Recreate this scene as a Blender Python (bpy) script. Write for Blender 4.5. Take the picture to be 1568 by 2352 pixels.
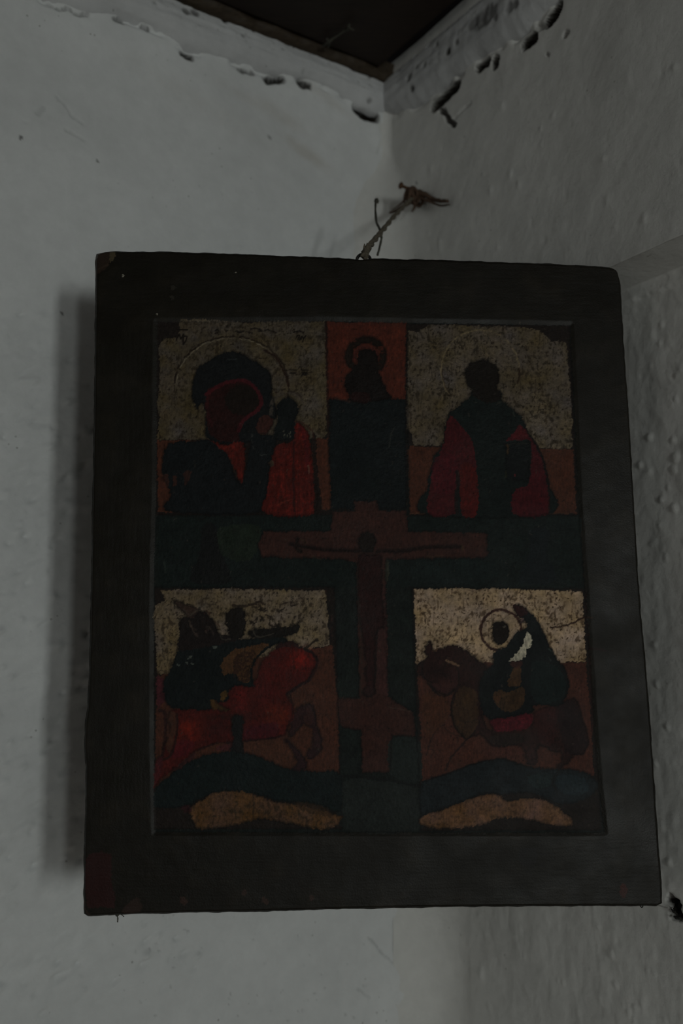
import bpy, bmesh, math, random
import numpy as np
from mathutils import Vector

for o in list(bpy.data.objects):
    bpy.data.objects.remove(o, do_unlink=True)
scene = bpy.context.scene
COL = scene.collection
rng = np.random.RandomState(7)
random.seed(7)

# ------------------------------------------------------------------ camera
F_PX, CX, CY = 2287.0, 784.0, 1176.0          # focal length and centre in pixels of the 1568 x 2352 frame
PITCH = math.radians(9.3)
CAM = np.array([0.0, 0.0, 1.60])
cam_d = bpy.data.cameras.new('camera')
cam = bpy.data.objects.new('camera', cam_d)
COL.objects.link(cam)
cam.location = CAM
cam.rotation_euler = (math.pi / 2 + PITCH, 0, 0)
cam_d.sensor_fit = 'VERTICAL'
cam_d.sensor_height = 36.0
cam_d.sensor_width = 24.0
cam_d.lens = F_PX / 2352.0 * 36.0
cam_d.clip_start = 0.02
cam_d.dof.use_dof = True
cam_d.dof.focus_distance = 0.665
cam_d.dof.aperture_fstop = 5.6
scene.camera = cam

# ------------------------------------------------------------------ world, exposure
w = bpy.data.worlds.new('world')
scene.world = w
w.use_nodes = True
w.node_tree.nodes['Background'].inputs[0].default_value = (0.55, 0.65, 0.8, 1)
w.node_tree.nodes['Background'].inputs[1].default_value = 0.05
scene.view_settings.view_transform = 'Standard'
scene.view_settings.look = 'None'
scene.view_settings.exposure = 0.0
scene.view_settings.gamma = 1.0
scene.view_settings.use_curve_mapping = False

# ------------------------------------------------------------------ the room's plan
A_L = math.radians(56.8)
tL = np.array([math.sin(A_L), math.cos(A_L)])                 # along the left wall, towards the corner
tR = np.array([math.sin(A_L - math.pi / 2), math.cos(A_L - math.pi / 2)])   # along the right wall, towards the corner
dL, dR = -tL, -tR
nL = dR.copy()                                                # left wall's normal, into the room
nR = dL.copy()                                                # right wall's normal, into the room
COR_D = 0.93                                                  # how far the corner stands from the camera
RECESS = 0.045                                                # the right wall's lower part stands back by this much
LEN_L, LEN_R = 3.2, 3.7                                       # lengths of the left and right wall

Fv = np.array([0, math.cos(PITCH), math.sin(PITCH)])
Uv = np.array([0, -math.sin(PITCH), math.cos(PITCH)])
Rv = np.array([1.0, 0, 0])
def ray(px, py):
    px = np.asarray(px, float)[..., None]; py = np.asarray(py, float)[..., None]
    return (px - CX) * Rv - (py - CY) * Uv + F_PX * Fv
_r = ray(888, 195)
C2 = (_r / _r[1] * COR_D)[:2]                                 # corner in plan
Z_CEIL = 1.60 + float((_r / _r[1] * COR_D)[2])
def v3(p2, z): return np.array([p2[0], p2[1], z])

# ------------------------------------------------------------------ daylight through the two small windows
E2 = np.array([-0.165, 0.646])
WIN = []
for az, wd, z0, z1, power in ((28.6, 0.28, 0.94, 1.85, 42.0), (20.5, 0.24, 0.94, 1.85, 27.0)):
    a = math.radians(az)
    d = np.array([math.sin(a), -math.cos(a)])
    s = (LEN_R - (E2 - C2) @ nL) / (d @ nL)
    X = E2 + d * s
    WIN.append(((X - C2) @ dL, wd, z0, z1, power))
DOOR = (1.35, 0.80, 0.0, 1.85)                                # open doorway in the wall facing the right wall: position along dR, width, z0, z1
def area(name, c, n, sx, sz, power, col):
    ld = bpy.data.lights.new(name, 'AREA')
    ld.shape = 'RECTANGLE'; ld.size = sx; ld.size_y = sz
    ld.energy = power; ld.color = col
    lo = bpy.data.objects.new(name, ld); COL.objects.link(lo)
    lo.location = c
    lo.rotation_euler = Vector((n[0], n[1], 0)).to_track_quat('-Z', 'Z').to_euler()
    return lo
for k, (wpos, wd, z0, z1, power) in enumerate(WIN):
    c = C2 + nL * (LEN_R + 0.10) + dL * wpos
    area('daylight', v3(c, (z0 + z1) / 2), -nL, wd, z1 - z0, power, (1.0, 0.99, 0.975))
c = C2 + nR * (LEN_L + 0.10) + dR * DOOR[0]
area('daylight_door', v3(c, (DOOR[2] + DOOR[3]) / 2 + 0.03), -nR, DOOR[1] - 0.04, DOOR[3] - 0.1, 5.0, (1.0, 0.95, 0.88))

# ------------------------------------------------------------------ helpers
class Perlin:
    def __init__(s, seed):
        r = np.random.RandomState(seed)
        s.p = np.tile(r.permutation(256), 3)
        a = r.rand(256) * 2 * np.pi
        s.g = np.stack([np.cos(a), np.sin(a)], -1)
    def __call__(s, x, y):
        x = np.asarray(x, float); y = np.asarray(y, float)
        xi = np.floor(x).astype(int); yi = np.floor(y).astype(int)
        xf = x - xi; yf = y - yi
        u = xf * xf * xf * (xf * (xf * 6 - 15) + 10); v = yf * yf * yf * (yf * (yf * 6 - 15) + 10)
        def gr(i, j, fx, fy):
            g = s.g[s.p[s.p[i & 255] + (j & 255)]]
            return g[..., 0] * fx + g[..., 1] * fy
        a = gr(xi, yi, xf, yf); b = gr(xi + 1, yi, xf - 1, yf)
        c = gr(xi, yi + 1, xf, yf - 1); d = gr(xi + 1, yi + 1, xf - 1, yf - 1)
        return (a + (b - a) * u + ((c + (d - c) * u) - (a + (b - a) * u)) * v) * 1.5
def fbm(n, x, y, o=4):
    t = 0; a = 1; f = 1; m = 0
    for _ in range(o):
        t = t + a * n(x * f, y * f); m += a; a *= .5; f *= 2.03
    return t / m
N = [Perlin(k + 11) for k in range(12)]
def smooth(x, a, b):
    t = np.clip((x - a) / (b - a), 0, 1); return t * t * (3 - 2 * t)
def s2l(c):
    c = np.asarray(c, float) / 255.0
    return np.where(c <= .04045, c / 12.92, ((c + .055) / 1.055) ** 2.4)

def link(name, me, mat, parent=None, label=None, cat=None, group=None, kind=None):
    o = bpy.data.objects.new(name, me); COL.objects.link(o)
    if mat is not None and me is not None: me.materials.append(mat)
    if parent is not None: o.parent = parent
    if label: o['label'] = label
    if cat: o['category'] = cat
    if group: o['group'] = group
    if kind: o['kind'] = kind
    return o
def empty(name, loc, label, cat, group=None):
    o = link(name, None, None, None, label, cat, group)
    o.location = loc; o.empty_display_size = 0.02
    bpy.context.view_layer.update()
    return o
def attach(o, root):
    o.parent = root
    o.matrix_parent_inverse = root.matrix_world.inverted()
def np_mesh(name, co, quads, smooth_shade=True):
    me = bpy.data.meshes.new(name)
    co = np.ascontiguousarray(co, dtype=np.float32); quads = np.ascontiguousarray(quads, dtype=np.int32)
    me.vertices.add(len(co)); me.vertices.foreach_set('co', co.ravel())
    nq = len(quads)
    me.loops.add(nq * 4); me.loops.foreach_set('vertex_index', quads.ravel())
    me.polygons.add(nq)
    me.polygons.foreach_set('loop_start', np.arange(nq, dtype=np.int32) * 4)
    me.polygons.foreach_set('loop_total', np.full(nq, 4, np.int32))
    if smooth_shade: me.polygons.foreach_set('use_smooth', np.ones(nq, bool))
    me.update(calc_edges=True); me.validate()
    return me
def set_col(me, name, rgb):
    at = me.color_attributes.new(name, 'FLOAT_COLOR', 'POINT')
    a = np.ones((len(me.vertices), 4), np.float32); a[:, :3] = rgb
    at.data.foreach_set('color', a.ravel())
def grid_quads(nr, nc):
    i = np.arange(nr * nc).reshape(nr, nc)
    return np.stack([i[:-1, :-1], i[:-1, 1:], i[1:, 1:], i[1:, :-1]], -1).reshape(-1, 4)
def tube_mesh(name, pts, radii, seg=8, cap=True, lump=0.0):
    pts = [np.asarray(p, float) for p in pts]; n = len(pts)
    bm = bmesh.new(); rings = []
    up = np.array([0.31, 0.2, 0.93])
    for i, p in enumerate(pts):
        t = pts[min(i + 1, n - 1)] - pts[max(i - 1, 0)]
        t = t / (np.linalg.norm(t) + 1e-12)
        a = np.cross(t, up); a /= np.linalg.norm(a) + 1e-12; b = np.cross(t, a)
        r = radii[i] if hasattr(radii, '__len__') else radii
        ring = []
        for k in range(seg):
            q = 2 * math.pi * k / seg
            rr = r * (1 + lump * random.uniform(-1, 1))
            ring.append(bm.verts.new(p + rr * (math.cos(q) * a + math.sin(q) * b)))
        rings.append(ring)
    for i in range(n - 1):
        for k in range(seg):
            bm.faces.new((rings[i][k], rings[i][(k + 1) % seg], rings[i + 1][(k + 1) % seg], rings[i + 1][k]))
    if cap:
        bm.faces.new(rings[0][::-1]); bm.faces.new(rings[-1])
    bmesh.ops.recalc_face_normals(bm, faces=bm.faces)
    for f in bm.faces: f.smooth = True
    me = bpy.data.meshes.new(name); bm.to_mesh(me); bm.free()
    return me
def spline(pts, n):
    pts = np.asarray(pts, float); m = len(pts)
    P = np.vstack([2 * pts[0] - pts[1], pts, 2 * pts[-1] - pts[-2]])
    out = []
    for t in np.linspace(0, m - 1 - 1e-9, n):
        i = int(t); f = t - i
        a, b, c, d = P[i], P[i + 1], P[i + 2], P[i + 3]
        out.append(.5 * ((2 * b) + (-a + c) * f + (2 * a - 5 * b + 4 * c - d) * f * f + (-a + 3 * b - 3 * c + d) * f ** 3))
    return np.array(out)
def box_mesh(name, org, ax, ay, az, bevel=0.0):
    """box spanned by three vectors from a corner point"""
    bm = bmesh.new()
    vs = [bm.verts.new(np.asarray(org) + i * np.asarray(ax) + j * np.asarray(ay) + k * np.asarray(az)) for i in (0, 1) for j in (0, 1) for k in (0, 1)]
    for f in ((0, 1, 3, 2), (4, 6, 7, 5), (0, 4, 5, 1), (2, 3, 7, 6), (0, 2, 6, 4), (1, 5, 7, 3)):
        bm.faces.new([vs[i] for i in f])
    bmesh.ops.recalc_face_normals(bm, faces=bm.faces)
    if bevel: bmesh.ops.bevel(bm, geom=list(bm.edges), offset=bevel, segments=2, affect='EDGES', profile=.6)
    me = bpy.data.meshes.new(name); bm.to_mesh(me); bm.free()
    return me

# ------------------------------------------------------------------ materials
def new_mat(name):
    m = bpy.data.materials.new(name); m.use_nodes = True
    nt = m.node_tree; nt.nodes.clear()
    out = nt.nodes.new('ShaderNodeOutputMaterial'); b = nt.nodes.new('ShaderNodeBsdfPrincipled')
    nt.links.new(b.outputs[0], out.inputs[0])
    return m, nt, b
def nd(nt, t, **kw):
    n = nt.nodes.new(t)
    for k, v in kw.items():
        if k in n.inputs: n.inputs[k].default_value = v
        else: setattr(n, k, v)
    return n
def noise(nt, scale, detail=4, rough=.6, vec=None):
    n = nd(nt, 'ShaderNodeTexNoise', Scale=scale, Detail=detail, Roughness=rough)
    if vec is not None: nt.links.new(vec, n.inputs['Vector'])
    return n
def ramp(nt, fac, stops):
    r = nt.nodes.new('ShaderNodeValToRGB'); e = r.color_ramp.elements
    while len(e) < len(stops): e.new(.5)
    for q, (p, c) in zip(e, stops): q.position = p; q.color = c if len(c) == 4 else (*c, 1)
    nt.links.new(fac, r.inputs[0]); return r
def mixc(nt, mode, fac, a, b):
    m = nt.nodes.new('ShaderNodeMix'); m.data_type = 'RGBA'; m.blend_type = mode
    for sock, v in ((m.inputs[0], fac), (m.inputs[6], a), (m.inputs[7], b)):
        if hasattr(v, 'is_linked') or isinstance(v, bpy.types.NodeSocket): nt.links.new(v, sock)
        else: sock.default_value = v if not isinstance(v, tuple) else (*v, 1)[:4]
    return m.outputs[2]

def plaster(name, base, mottled=(0.86, 1.0), bump=0.6, attr=True):
    m, nt, b = new_mat(name)
    tc = nt.nodes.new('ShaderNodeTexCoord'); vec = tc.outputs['Object']
    n1 = noise(nt, 9, 5, .6, vec); n2 = noise(nt, 70, 4, .65, vec)
    r1 = ramp(nt, n1.outputs[0], [(.3, (mottled[0],) * 3), (.7, (mottled[1],) * 3)])
    r2 = ramp(nt, n2.outputs[0], [(.3, (.93, .93, .93)), (.65, (1, 1, 1))])
    c = mixc(nt, 'MULTIPLY', 1.0, r1.outputs[0], base)
    c = mixc(nt, 'MULTIPLY', 1.0, c, r2.outputs[0])
    # small grey specks in the whitewash
    v = nd(nt, 'ShaderNodeTexVoronoi', Scale=95.0); nt.links.new(vec, v.inputs['Vector'])
    rs = ramp(nt, v.outputs['Distance'], [(.05, (.62, .62, .60)), (.11, (1, 1, 1))])
    nsp = noise(nt, 14, 2, .5, vec); rsp = ramp(nt, nsp.outputs[0], [(.5, (0, 0, 0)), (.62, (1, 1, 1))])
    sp = mixc(nt, 'MULTIPLY', rsp.outputs[0], c, rs.outputs[0])
    c = sp
    if attr:
        at = nd(nt, 'ShaderNodeAttribute', attribute_name='DirtShade')
        se = nt.nodes.new('ShaderNodeSeparateColor'); nt.links.new(at.outputs['Color'], se.inputs[0])
        c = mixc(nt, 'MIX', se.outputs[0], c, (0.032, 0.028, 0.022))  # near-black for exposed clay, and for shade painted into holes and gaps
        c = mixc(nt, 'MULTIPLY', se.outputs[1], c, (0.62, 0.52, 0.40))
        c = mixc(nt, 'MULTIPLY', se.outputs[2], c, (0.52, 0.52, 0.52))
    nt.links.new(c, b.inputs['Base Color'])
    b.inputs['Roughness'].default_value = .92
    b.inputs['Specular IOR Level'].default_value = .15
    n3 = noise(nt, 260, 5, .65, vec); n4 = noise(nt, 55, 3, .5, vec)
    add = nd(nt, 'ShaderNodeMath', operation='MULTIPLY_ADD'); add.inputs[1].default_value = .5
    nt.links.new(n3.outputs[0], add.inputs[0]); nt.links.new(n4.outputs[0], add.inputs[2])
    bp = nd(nt, 'ShaderNodeBump', Strength=bump, Distance=.0012)
    nt.links.new(add.outputs[0], bp.inputs['Height']); nt.links.new(bp.outputs[0], b.inputs['Normal'])
    return m
M_WALL_L = plaster('whitewashed_plaster', (.74, .752, .752))
M_WALL_R = plaster('whitewashed_plaster_warm', (.72, .715, .69))
M_TRIM = plaster('whitewashed_cornice', (.60, .605, .612), (.78, 1.0), .7)
M_ROOM = plaster('whitewashed_room', (.70, .70, .68), attr=False)

def wood(name, dark, light, scale=30, stretch=(1, 14, 14), rough=.6, bump=.3):
    m, nt, b = new_mat(name)
    tc = nt.nodes.new('ShaderNodeTexCoord')
    mp = nd(nt, 'ShaderNodeMapping'); mp.inputs['Scale'].default_value = stretch
    mp.inputs['Rotation'].default_value = (0, 0, -(math.pi / 2 - A_L))
    nt.links.new(tc.outputs['Object'], mp.inputs[0])
    n = noise(nt, scale, 5, .65, mp.outputs[0]); n2 = noise(nt, 6, 3, .5, tc.outputs['Object'])
    r = ramp(nt, n.outputs[0], [(.25, dark), (.75, light)])
    r2 = ramp(nt, n2.outputs[0], [(.3, (.55, .55, .55)), (.7, (1, 1, 1))])
    c = mixc(nt, 'MULTIPLY', 1.0, r.outputs[0], r2.outputs[0])
    nt.links.new(c, b.inputs['Base Color']); b.inputs['Roughness'].default_value = rough
    b.inputs['Specular IOR Level'].default_value = .25
    bp = nd(nt, 'ShaderNodeBump', Strength=bump, Distance=.001)
    nt.links.new(n.outputs[0], bp.inputs['Height']); nt.links.new(bp.outputs[0], b.inputs['Normal'])
    return m
M_CEIL = wood('smoked_ceiling_wood', (.010, .006, .004), (.034, .020, .013))
M_BATTEN = wood('brown_batten_wood', (.028, .020, .013), (.075, .054, .034))
M_FLOOR = wood('floor_boards', (.10, .065, .04), (.22, .15, .09))
M_WFRAME = wood('window_frame_paint', (.55, .55, .52), (.66, .66, .63), bump=.1)

def flat(name, col, rough=.7, metal=0.0, var=.3, scale=300, spec=.3):
    m, nt, b = new_mat(name)
    tc = nt.nodes.new('ShaderNodeTexCoord'); n = noise(nt, scale, 3, .6, tc.outputs['Object'])
    lo = tuple(c * (1 - var) for c in col); hi = tuple(min(1, c * (1 + var)) for c in col)
    r = ramp(nt, n.outputs[0], [(.3, lo), (.7, hi)])
    nt.links.new(r.outputs[0], b.inputs['Base Color']); b.inputs['Roughness'].default_value = rough
    b.inputs['Metallic'].default_value = metal; b.inputs['Specular IOR Level'].default_value = spec
    bp = nd(nt, 'ShaderNodeBump', Strength=.3, Distance=.0004)
    nt.links.new(n.outputs[0], bp.inputs['Height']); nt.links.new(bp.outputs[0], b.inputs['Normal'])
    return m
M_IRON = flat('blackened_iron', (.035, .033, .030), .5, .6)
M_RUST = flat('rusty_iron', (.09, .045, .022), .8)
M_TWINE = flat('greyed_twine', (.115, .098, .072), .9, var=.4, scale=700)
M_TWINE_D = flat('brown_twine', (.085, .052, .034), .9, var=.45, scale=600)
M_WEB = flat('dusty_cobweb', (.26, .25, .235), .95, var=.2)
M_WEB_D = flat('sooty_cobweb', (.060, .058, .045), .95, var=.3)
M_PLUG = flat('charred_plug', (.020, .019, .016), .9, var=.6, scale=500)
M_GLASS, _nt, _b = new_mat('window_glass')
_tr = _nt.nodes.new('ShaderNodeBsdfTransparent'); _tr.inputs[0].default_value = (.93, .96, .95, 1)
_mx = _nt.nodes.new('ShaderNodeMixShader'); _mx.inputs[0].default_value = .05
_b.inputs['Roughness'].default_value = .05
_nt.links.new(_tr.outputs[0], _mx.inputs[1]); _nt.links.new(_b.outputs[0], _mx.inputs[2])
_nt.links.new(_mx.outputs[0], [n for n in _nt.nodes if n.type == 'OUTPUT_MATERIAL'][0].inputs[0])

# ------------------------------------------------------------------ pixel helpers (photograph -> a place on a real surface)
def on_left(px, py, off=0.0):
    r = ray(px, py); nn = v3(nL, 0)
    k = ((C2 - CAM[:2]) @ nL + off) / (r @ nn)
    p = CAM + r * np.asarray(k)[..., None]
    return (p[..., :2] - C2) @ dL, p[..., 2], p
def on_right(px, py, off=0.0):
    r = ray(px, py); nn = v3(nR, 0)
    k = ((C2 - CAM[:2]) @ nR + off) / (r @ nn)
    p = CAM + r * np.asarray(k)[..., None]
    return (p[..., :2] - C2) @ dR, p[..., 2], p
def seg_dist(U, Z, pts):
    d = np.full(U.shape, 9.0)
    for (a, b) in zip(pts[:-1], pts[1:]):
        ab = np.asarray(b) - np.asarray(a); L = ab @ ab + 1e-12
        t = np.clip(((U - a[0]) * ab[0] + (Z - a[1]) * ab[1]) / L, 0, 1)
        d = np.minimum(d, np.hypot(U - a[0] - t * ab[0], Z - a[1] - t * ab[1]))
    return d
SOF_Z = float(on_right(1418, 608)[1])                          # height of the overhang's underside

# cornice lower edges traced along each wall
crackL = np.array([(-60, -60), (0, -28), (75, 0), (140, 25), (190, 42), (270, 46), (330, 66), (380, 90), (410, 113), (432, 124), (500, 140), (560, 158), (615, 177), (690, 186), (740, 203), (780, 226), (815, 250), (850, 266), (888, 270), (930, 262)])
crackR = np.array([(860, 290), (888, 272), (940, 262), (975, 244), (1000, 226), (1040, 192), (1080, 166), (1110, 142), (1150, 118), (1200, 90), (1240, 56), (1275, 18), (1310, -12), (1400, -90)])
uLc, zLc, _ = on_left(crackL[:, 0], crackL[:, 1], -.003); _o = np.argsort(uLc); uLc, zLc = uLc[_o], zLc[_o]
uRc, zRc, _ = on_right(crackR[:, 0], crackR[:, 1], -.004); _o = np.argsort(uRc); uRc, zRc = uRc[_o], zRc[_o]
def zlowL(u): return np.interp(u, uLc, zLc)
def zlowR(u): return np.interp(u, uRc, zRc)

def lines(lo, hi, step, to, n):
    a = np.arange(lo, hi, step)
    t = np.linspace(0, 1, n + 1)[1:]
    return np.concatenate([a, a[-1] + (to - a[-1]) * t ** 2])

# ================================================================== left wall
u = lines(-0.085, 0.50, 0.0014, LEN_L, 26)
zd = np.arange(1.24, Z_CEIL + 0.02, 0.0014)
z = np.concatenate([np.linspace(0, 1.22, 16), zd])
U, Z = np.meshgrid(u, z)
near = smooth(U, .62, .45) if False else 1 - smooth(U, .45, .62)
D = .0026 * fbm(N[0], U / .13, Z / .13, 3) + .0007 * fbm(N[1], U / .03, Z / .03, 3)
# trowel streaks that run slantwise down the wall
ca, sa = math.cos(.55), math.sin(.55)
Us, Zs = U * ca - Z * sa, U * sa + Z * ca
st = fbm(N[2], Us / .045, Zs / .010, 3)
rough_zone = smooth(U, .20, .29) * (1 - smooth(Z, 1.80, 1.98)) * smooth(Z, 1.28, 1.42)
D += .0016 * st * (0.16 + rough_zone) + .0010 * rough_zone * fbm(N[9], Us / .016, Zs / .007, 3)
D += .0012 * fbm(N[3], U / .10 + 5, Z / .022, 2) * (1 - smooth(Z, 1.50, 1.62)) * smooth(Z, 1.38, 1.46)
dirt_shade = np.zeros(U.shape); stain = np.zeros(U.shape); grey = np.zeros(U.shape)
# pits and crumbs
for k in range(900):
    if k < 640: pu, pz = rng.uniform(.19, .48), rng.uniform(1.36, 1.88)
    else: pu, pz = rng.uniform(-.02, .48), rng.uniform(1.25, 2.1)
    amp = rng.choice([-1, 1], p=[.62, .38]) * rng.uniform(.0008, .0030) * (1 if k < 640 else .4)
    rad = rng.uniform(.0013, .0032)
    el = rng.uniform(1, 2.6)
    i0, i1 = np.searchsorted(z, [pz - .014, pz + .014]); j0, j1 = np.searchsorted(u, [pu - .014, pu + .014])
    du, dz = U[i0:i1, j0:j1] - pu, Z[i0:i1, j0:j1] - pz
    a = du * ca - dz * sa; b = du * sa + dz * ca
    D[i0:i1, j0:j1] += amp * np.exp(-(a * a / (rad * el) ** 2 + b * b / rad ** 2))
def feat_left(pts, width, depth, dk=0.0, wob=.0012, gk=0.0):
    global D
    p = [on_left(x, y)[:2] for x, y in pts]
    p = [(float(a), float(b)) for a, b in p]
    us = [q[0] for q in p]; zs = [q[1] for q in p]
    i0, i1 = np.searchsorted(z, [min(zs) - .02, max(zs) + .02]); j0, j1 = np.searchsorted(u, [min(us) - .02, max(us) + .02])
    S = np.s_[i0:i1, j0:j1]
    uu = U[S] + wob * N[4](U[S] / .006, Z[S] / .006); zz = Z[S] + wob * N[5](U[S] / .006, Z[S] / .006)
    d = seg_dist(uu, zz, p)
    m = 1 - smooth(d, width * .35, width)
    D[S] -= depth * m
    dirt_shade[S] = np.maximum(dirt_shade[S], dk * (1 - smooth(d, width * .75, width * 1.15))); grey[S] = np.maximum(grey[S], gk * m)  # dark mask wider than the dent: hole shade put into colour over bare clay
feat_left([(420, 124), (436, 132)], .0036, .010, .9)
feat_left([(612, 184), (648, 183)], .0042, .012, .95)
feat_left([(690, 192), (708, 196)], .0044, .011, .9)
feat_left([(548, 160), (582, 170)], .0026, .007, .7)
feat_left([(330, 62), (340, 67)], .0028, .006, .6)
feat_left([(265, 45), (280, 49)], .0028, .006, .55)
feat_left([(205, 33), (180, 36), (155, 20), (130, 22), (110, 10)], .0014, .003, .45)
feat_left([(820, 251), (836, 264), (860, 271)], .0062, .018, 1.0)
feat_left([(877, 292), (880, 308)], .0040, .004, .15, gk=.7)
feat_left([(880, 308), (866, 350)], .0016, .001, .0, gk=.4)
feat_left([(130, 224), (150, 245), (170, 270), (190, 285)], .0016, .0012, .0, gk=.3)
feat_left([(148, 299), (170, 308), (195, 322)], .0014, .0010, .0, gk=.3)
feat_left([(85, 262), (100, 250)], .0022, .0008, .0, gk=.25)
feat_left([(47, 315), (48, 318)], .0012, .001, .7)
feat_left([(224, 370), (224, 372)], .0012, .001, .6)
feat_left([(617, 313), (620, 316)], .0018, .001, .3, gk=.5)
feat_left([(845, 2150), (880, 2190), (912, 2222), (928, 2232)], .0012, .0012, .0, gk=.45)
feat_left([(820, 2270), (850, 2290)], .0014, .0008, .0, gk=.3)
feat_left([(142, 716), (143, 722)], .0009, .001, .7)
for k in range(46):                                           # sooty specks low on the wall
    x, y = rng.uniform(260, 930), rng.uniform(2120, 2345)
    feat_left([(x, y), (x + rng.uniform(-3, 3), y + rng.uniform(-2, 4))], rng.uniform(.0007, .0014), .0006, .0, gk=rng.uniform(.2, .55))
# faint brownish damp marks
def blot_left(x, y, rx, ry, ang, amt):
    a0, b0, _ = on_left(x, y); k = .9 / F_PX
    c_, s_ = math.cos(ang), math.sin(ang)
    du, dz = -(U - a0) * .84, Z - b0
    a = (du * c_ - dz * s_) / (rx * k); b = (du * s_ + dz * c_) / (ry * k)
    stain[:] = np.maximum(stain, amt * np.exp(-(a * a + b * b) ** 1.2) * (0.75 + .5 * fbm(N[6], U / .02, Z / .02, 3)))
blot_left(705, 352, 58, 17, .38, .42)
blot_left(640, 262, 60, 20, .3, .25)
blot_left(600, 245, 90, 14, .25, .18)
blot_left(750, 225, 60, 14, .4, .25)
blot_left(450, 230, 160, 30, .3, .08)
zl = zlowL(U)
lip = np.exp(-((Z - zl) / .0028) ** 2)
D -= .004 * lip * smooth(fbm(N[7], U / .02, Z / .02, 2), -.25, .35) * (U < .5)
D *= near
P = C2 + U[..., None] * dL + D[..., None] * nL
co = np.concatenate([P, Z[..., None]], -1).reshape(-1, 3)
me = np_mesh('wall_left', co, grid_quads(*U.shape))
set_col(me, 'DirtShade', np.stack([dirt_shade, np.clip(stain, 0, 1), grey], -1).reshape(-1, 3))
link('wall_left', me, M_WALL_L, kind='structure')

# ================================================================== right wall, with its overhanging upper part
FIL = 0.046
arc_n = 40
ud = lines(0.0, 0.46, 0.0014, LEN_R, 26)
pa = np.concatenate([np.linspace(-1, 0, arc_n, endpoint=False), ud])       # -1..0: the rounded corner, then metres along the wall past it
zlow = np.arange(1.24, SOF_Z - 0.0008, 0.0014)
zup = np.arange(SOF_Z + 0.0008, Z_CEIL + 0.02, 0.0014)
rows = [(zz, 0.0) for zz in np.linspace(0, 1.22, 16)] + [(zz, 0.0) for zz in zlow]
rows += [(SOF_Z + .0015 * math.sin(t * math.pi / 2), t) for t in np.linspace(0.02, 0.98, 30)]
rows += [(zz, 1.0) for zz in zup]
rz = np.array([r[0] for r in rows]); rs = np.array([r[1] for r in rows])
A_, Zr = np.meshgrid(pa, rz); _, S_ = np.meshgrid(pa, rs)
FZ = FIL * (1 - .78 * smooth(Zr, Z_CEIL - .15, Z_CEIL - .07))
Ur = np.where(A_ < 0, FZ * (1 + A_), A_ + FZ)
nearR = 1 - smooth(Ur, .45, .62)
off = -RECESS * (1 - S_)
Dr = .0024 * fbm(N[1], Ur / .12 + 9, Zr / .12, 3)
lowm = (1 - S_)
# vertical drips and brush streaks low down, slanting sweeps above
Dr += lowm * (.0005 * fbm(N[2], (Ur + .004 * N[8](Ur / .02, Zr / .05)) / .012, Zr / .09, 4) * (1 - smooth(Zr, 1.55, 1.75)) + .0012 * fbm(N[3], Ur / .025, Zr / .032, 4))
sw = fbm(N[5], (Ur * .80 - Zr * .6) / .018, (Ur * .6 + Zr * .8) / .09, 3)
Dr += S_ * (.00035 * sw + .0004 * fbm(N[8], Ur / .04, Zr / .04, 3))
dirt_shadeR = np.zeros(Ur.shape); stR = np.zeros(Ur.shape); grR = np.zeros(Ur.shape)
# lumps of lime
for k in range(800):
    pu, pz = rng.uniform(.06, .45), rng.uniform(1.26, SOF_Z - .01)
    if k > 720: pz = rng.uniform(SOF_Z + .02, 2.1)
    amp = rng.uniform(.0002, .0008) * rng.choice([1, -.7], p=[.65, .35]); rad = rng.uniform(.0012, .0030); el = rng.uniform(1, 1.8)
    m = np.abs(rz - pz) < .012; ii = np.where(m)[0]; jj = np.where(np.abs(Ur[-1] - pu) < .05)[0]
    if len(ii) == 0 or len(jj) == 0: continue
    S = np.s_[ii[0]:ii[-1] + 1, jj[0]:jj[-1] + 1]
    Dr[S] += amp * np.exp(-((Ur[S] - pu) ** 2 / rad ** 2 + (Zr[S] - pz) ** 2 / (rad * el) ** 2)) * np.where((pz < SOF_Z), 1 - S_[S], S_[S])
def feat_right(pts, width, depth, dk=0.0, wob=.0012, gk=0.0, o=0.0):
    p = [on_right(x, y, o)[:2] for x, y in pts]; p = [(float(a), float(b)) for a, b in p]
    us = [q[0] for q in p]; zs = [q[1] for q in p]
    ii = np.where((rz > min(zs) - .02) & (rz < max(zs) + .02))[0]; jj = np.where((Ur[-1] > min(us) - .06) & (Ur[-1] < max(us) + .06))[0]
    S = np.s_[ii[0]:ii[-1] + 1, jj[0]:jj[-1] + 1]
    uu = Ur[S] + wob * N[4](Ur[S] / .006, Zr[S] / .006); zz = Zr[S] + wob * N[5](Ur[S] / .006, Zr[S] / .006)
    d = seg_dist(uu, zz, p); m = 1 - smooth(d, width * .35, width)
    Dr[S] -= depth * m
    dirt_shadeR[S] = np.maximum(dirt_shadeR[S], dk * (1 - smooth(d, width * .75, width * 1.15))); grR[S] = np.maximum(grR[S], gk * m)  # bare clay plus painted-in shade, reaching past the hollow's rim
RC = -RECESS
for x, y, r_, h_ in ((1492, 1003, 7, .004), (1546, 1010, 6, .003), (1471, 1068, 5, .0035), (1552, 1050, 8, .004), (1548, 1078, 7, .003), (1519, 1146, 5, .003), (1549, 1165, 7, .004), (1503, 1480, 5, .003),
                     (1506, 1570, 5, .003), (1532, 1668, 5, .003), (1505, 1752, 5, .0035), (1534, 1980, 5, .0035), (1404, 2190, 6, .004), (1412, 2262, 5, .0025), (1290, 2255, 4, .002), (1455, 2310, 4, .002)):
    feat_right([(x, y), (x + 1, y + 3)], r_ * .00055, -h_ * .30, o=RC, wob=.0006)
feat_right([(997, 243), (1014, 228), (1032, 211), (1048, 196)], .0064, .012, 1.0, .0008)
feat_right([(1100, 155), (1118, 142)], .0052, .012, 1.0)
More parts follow.
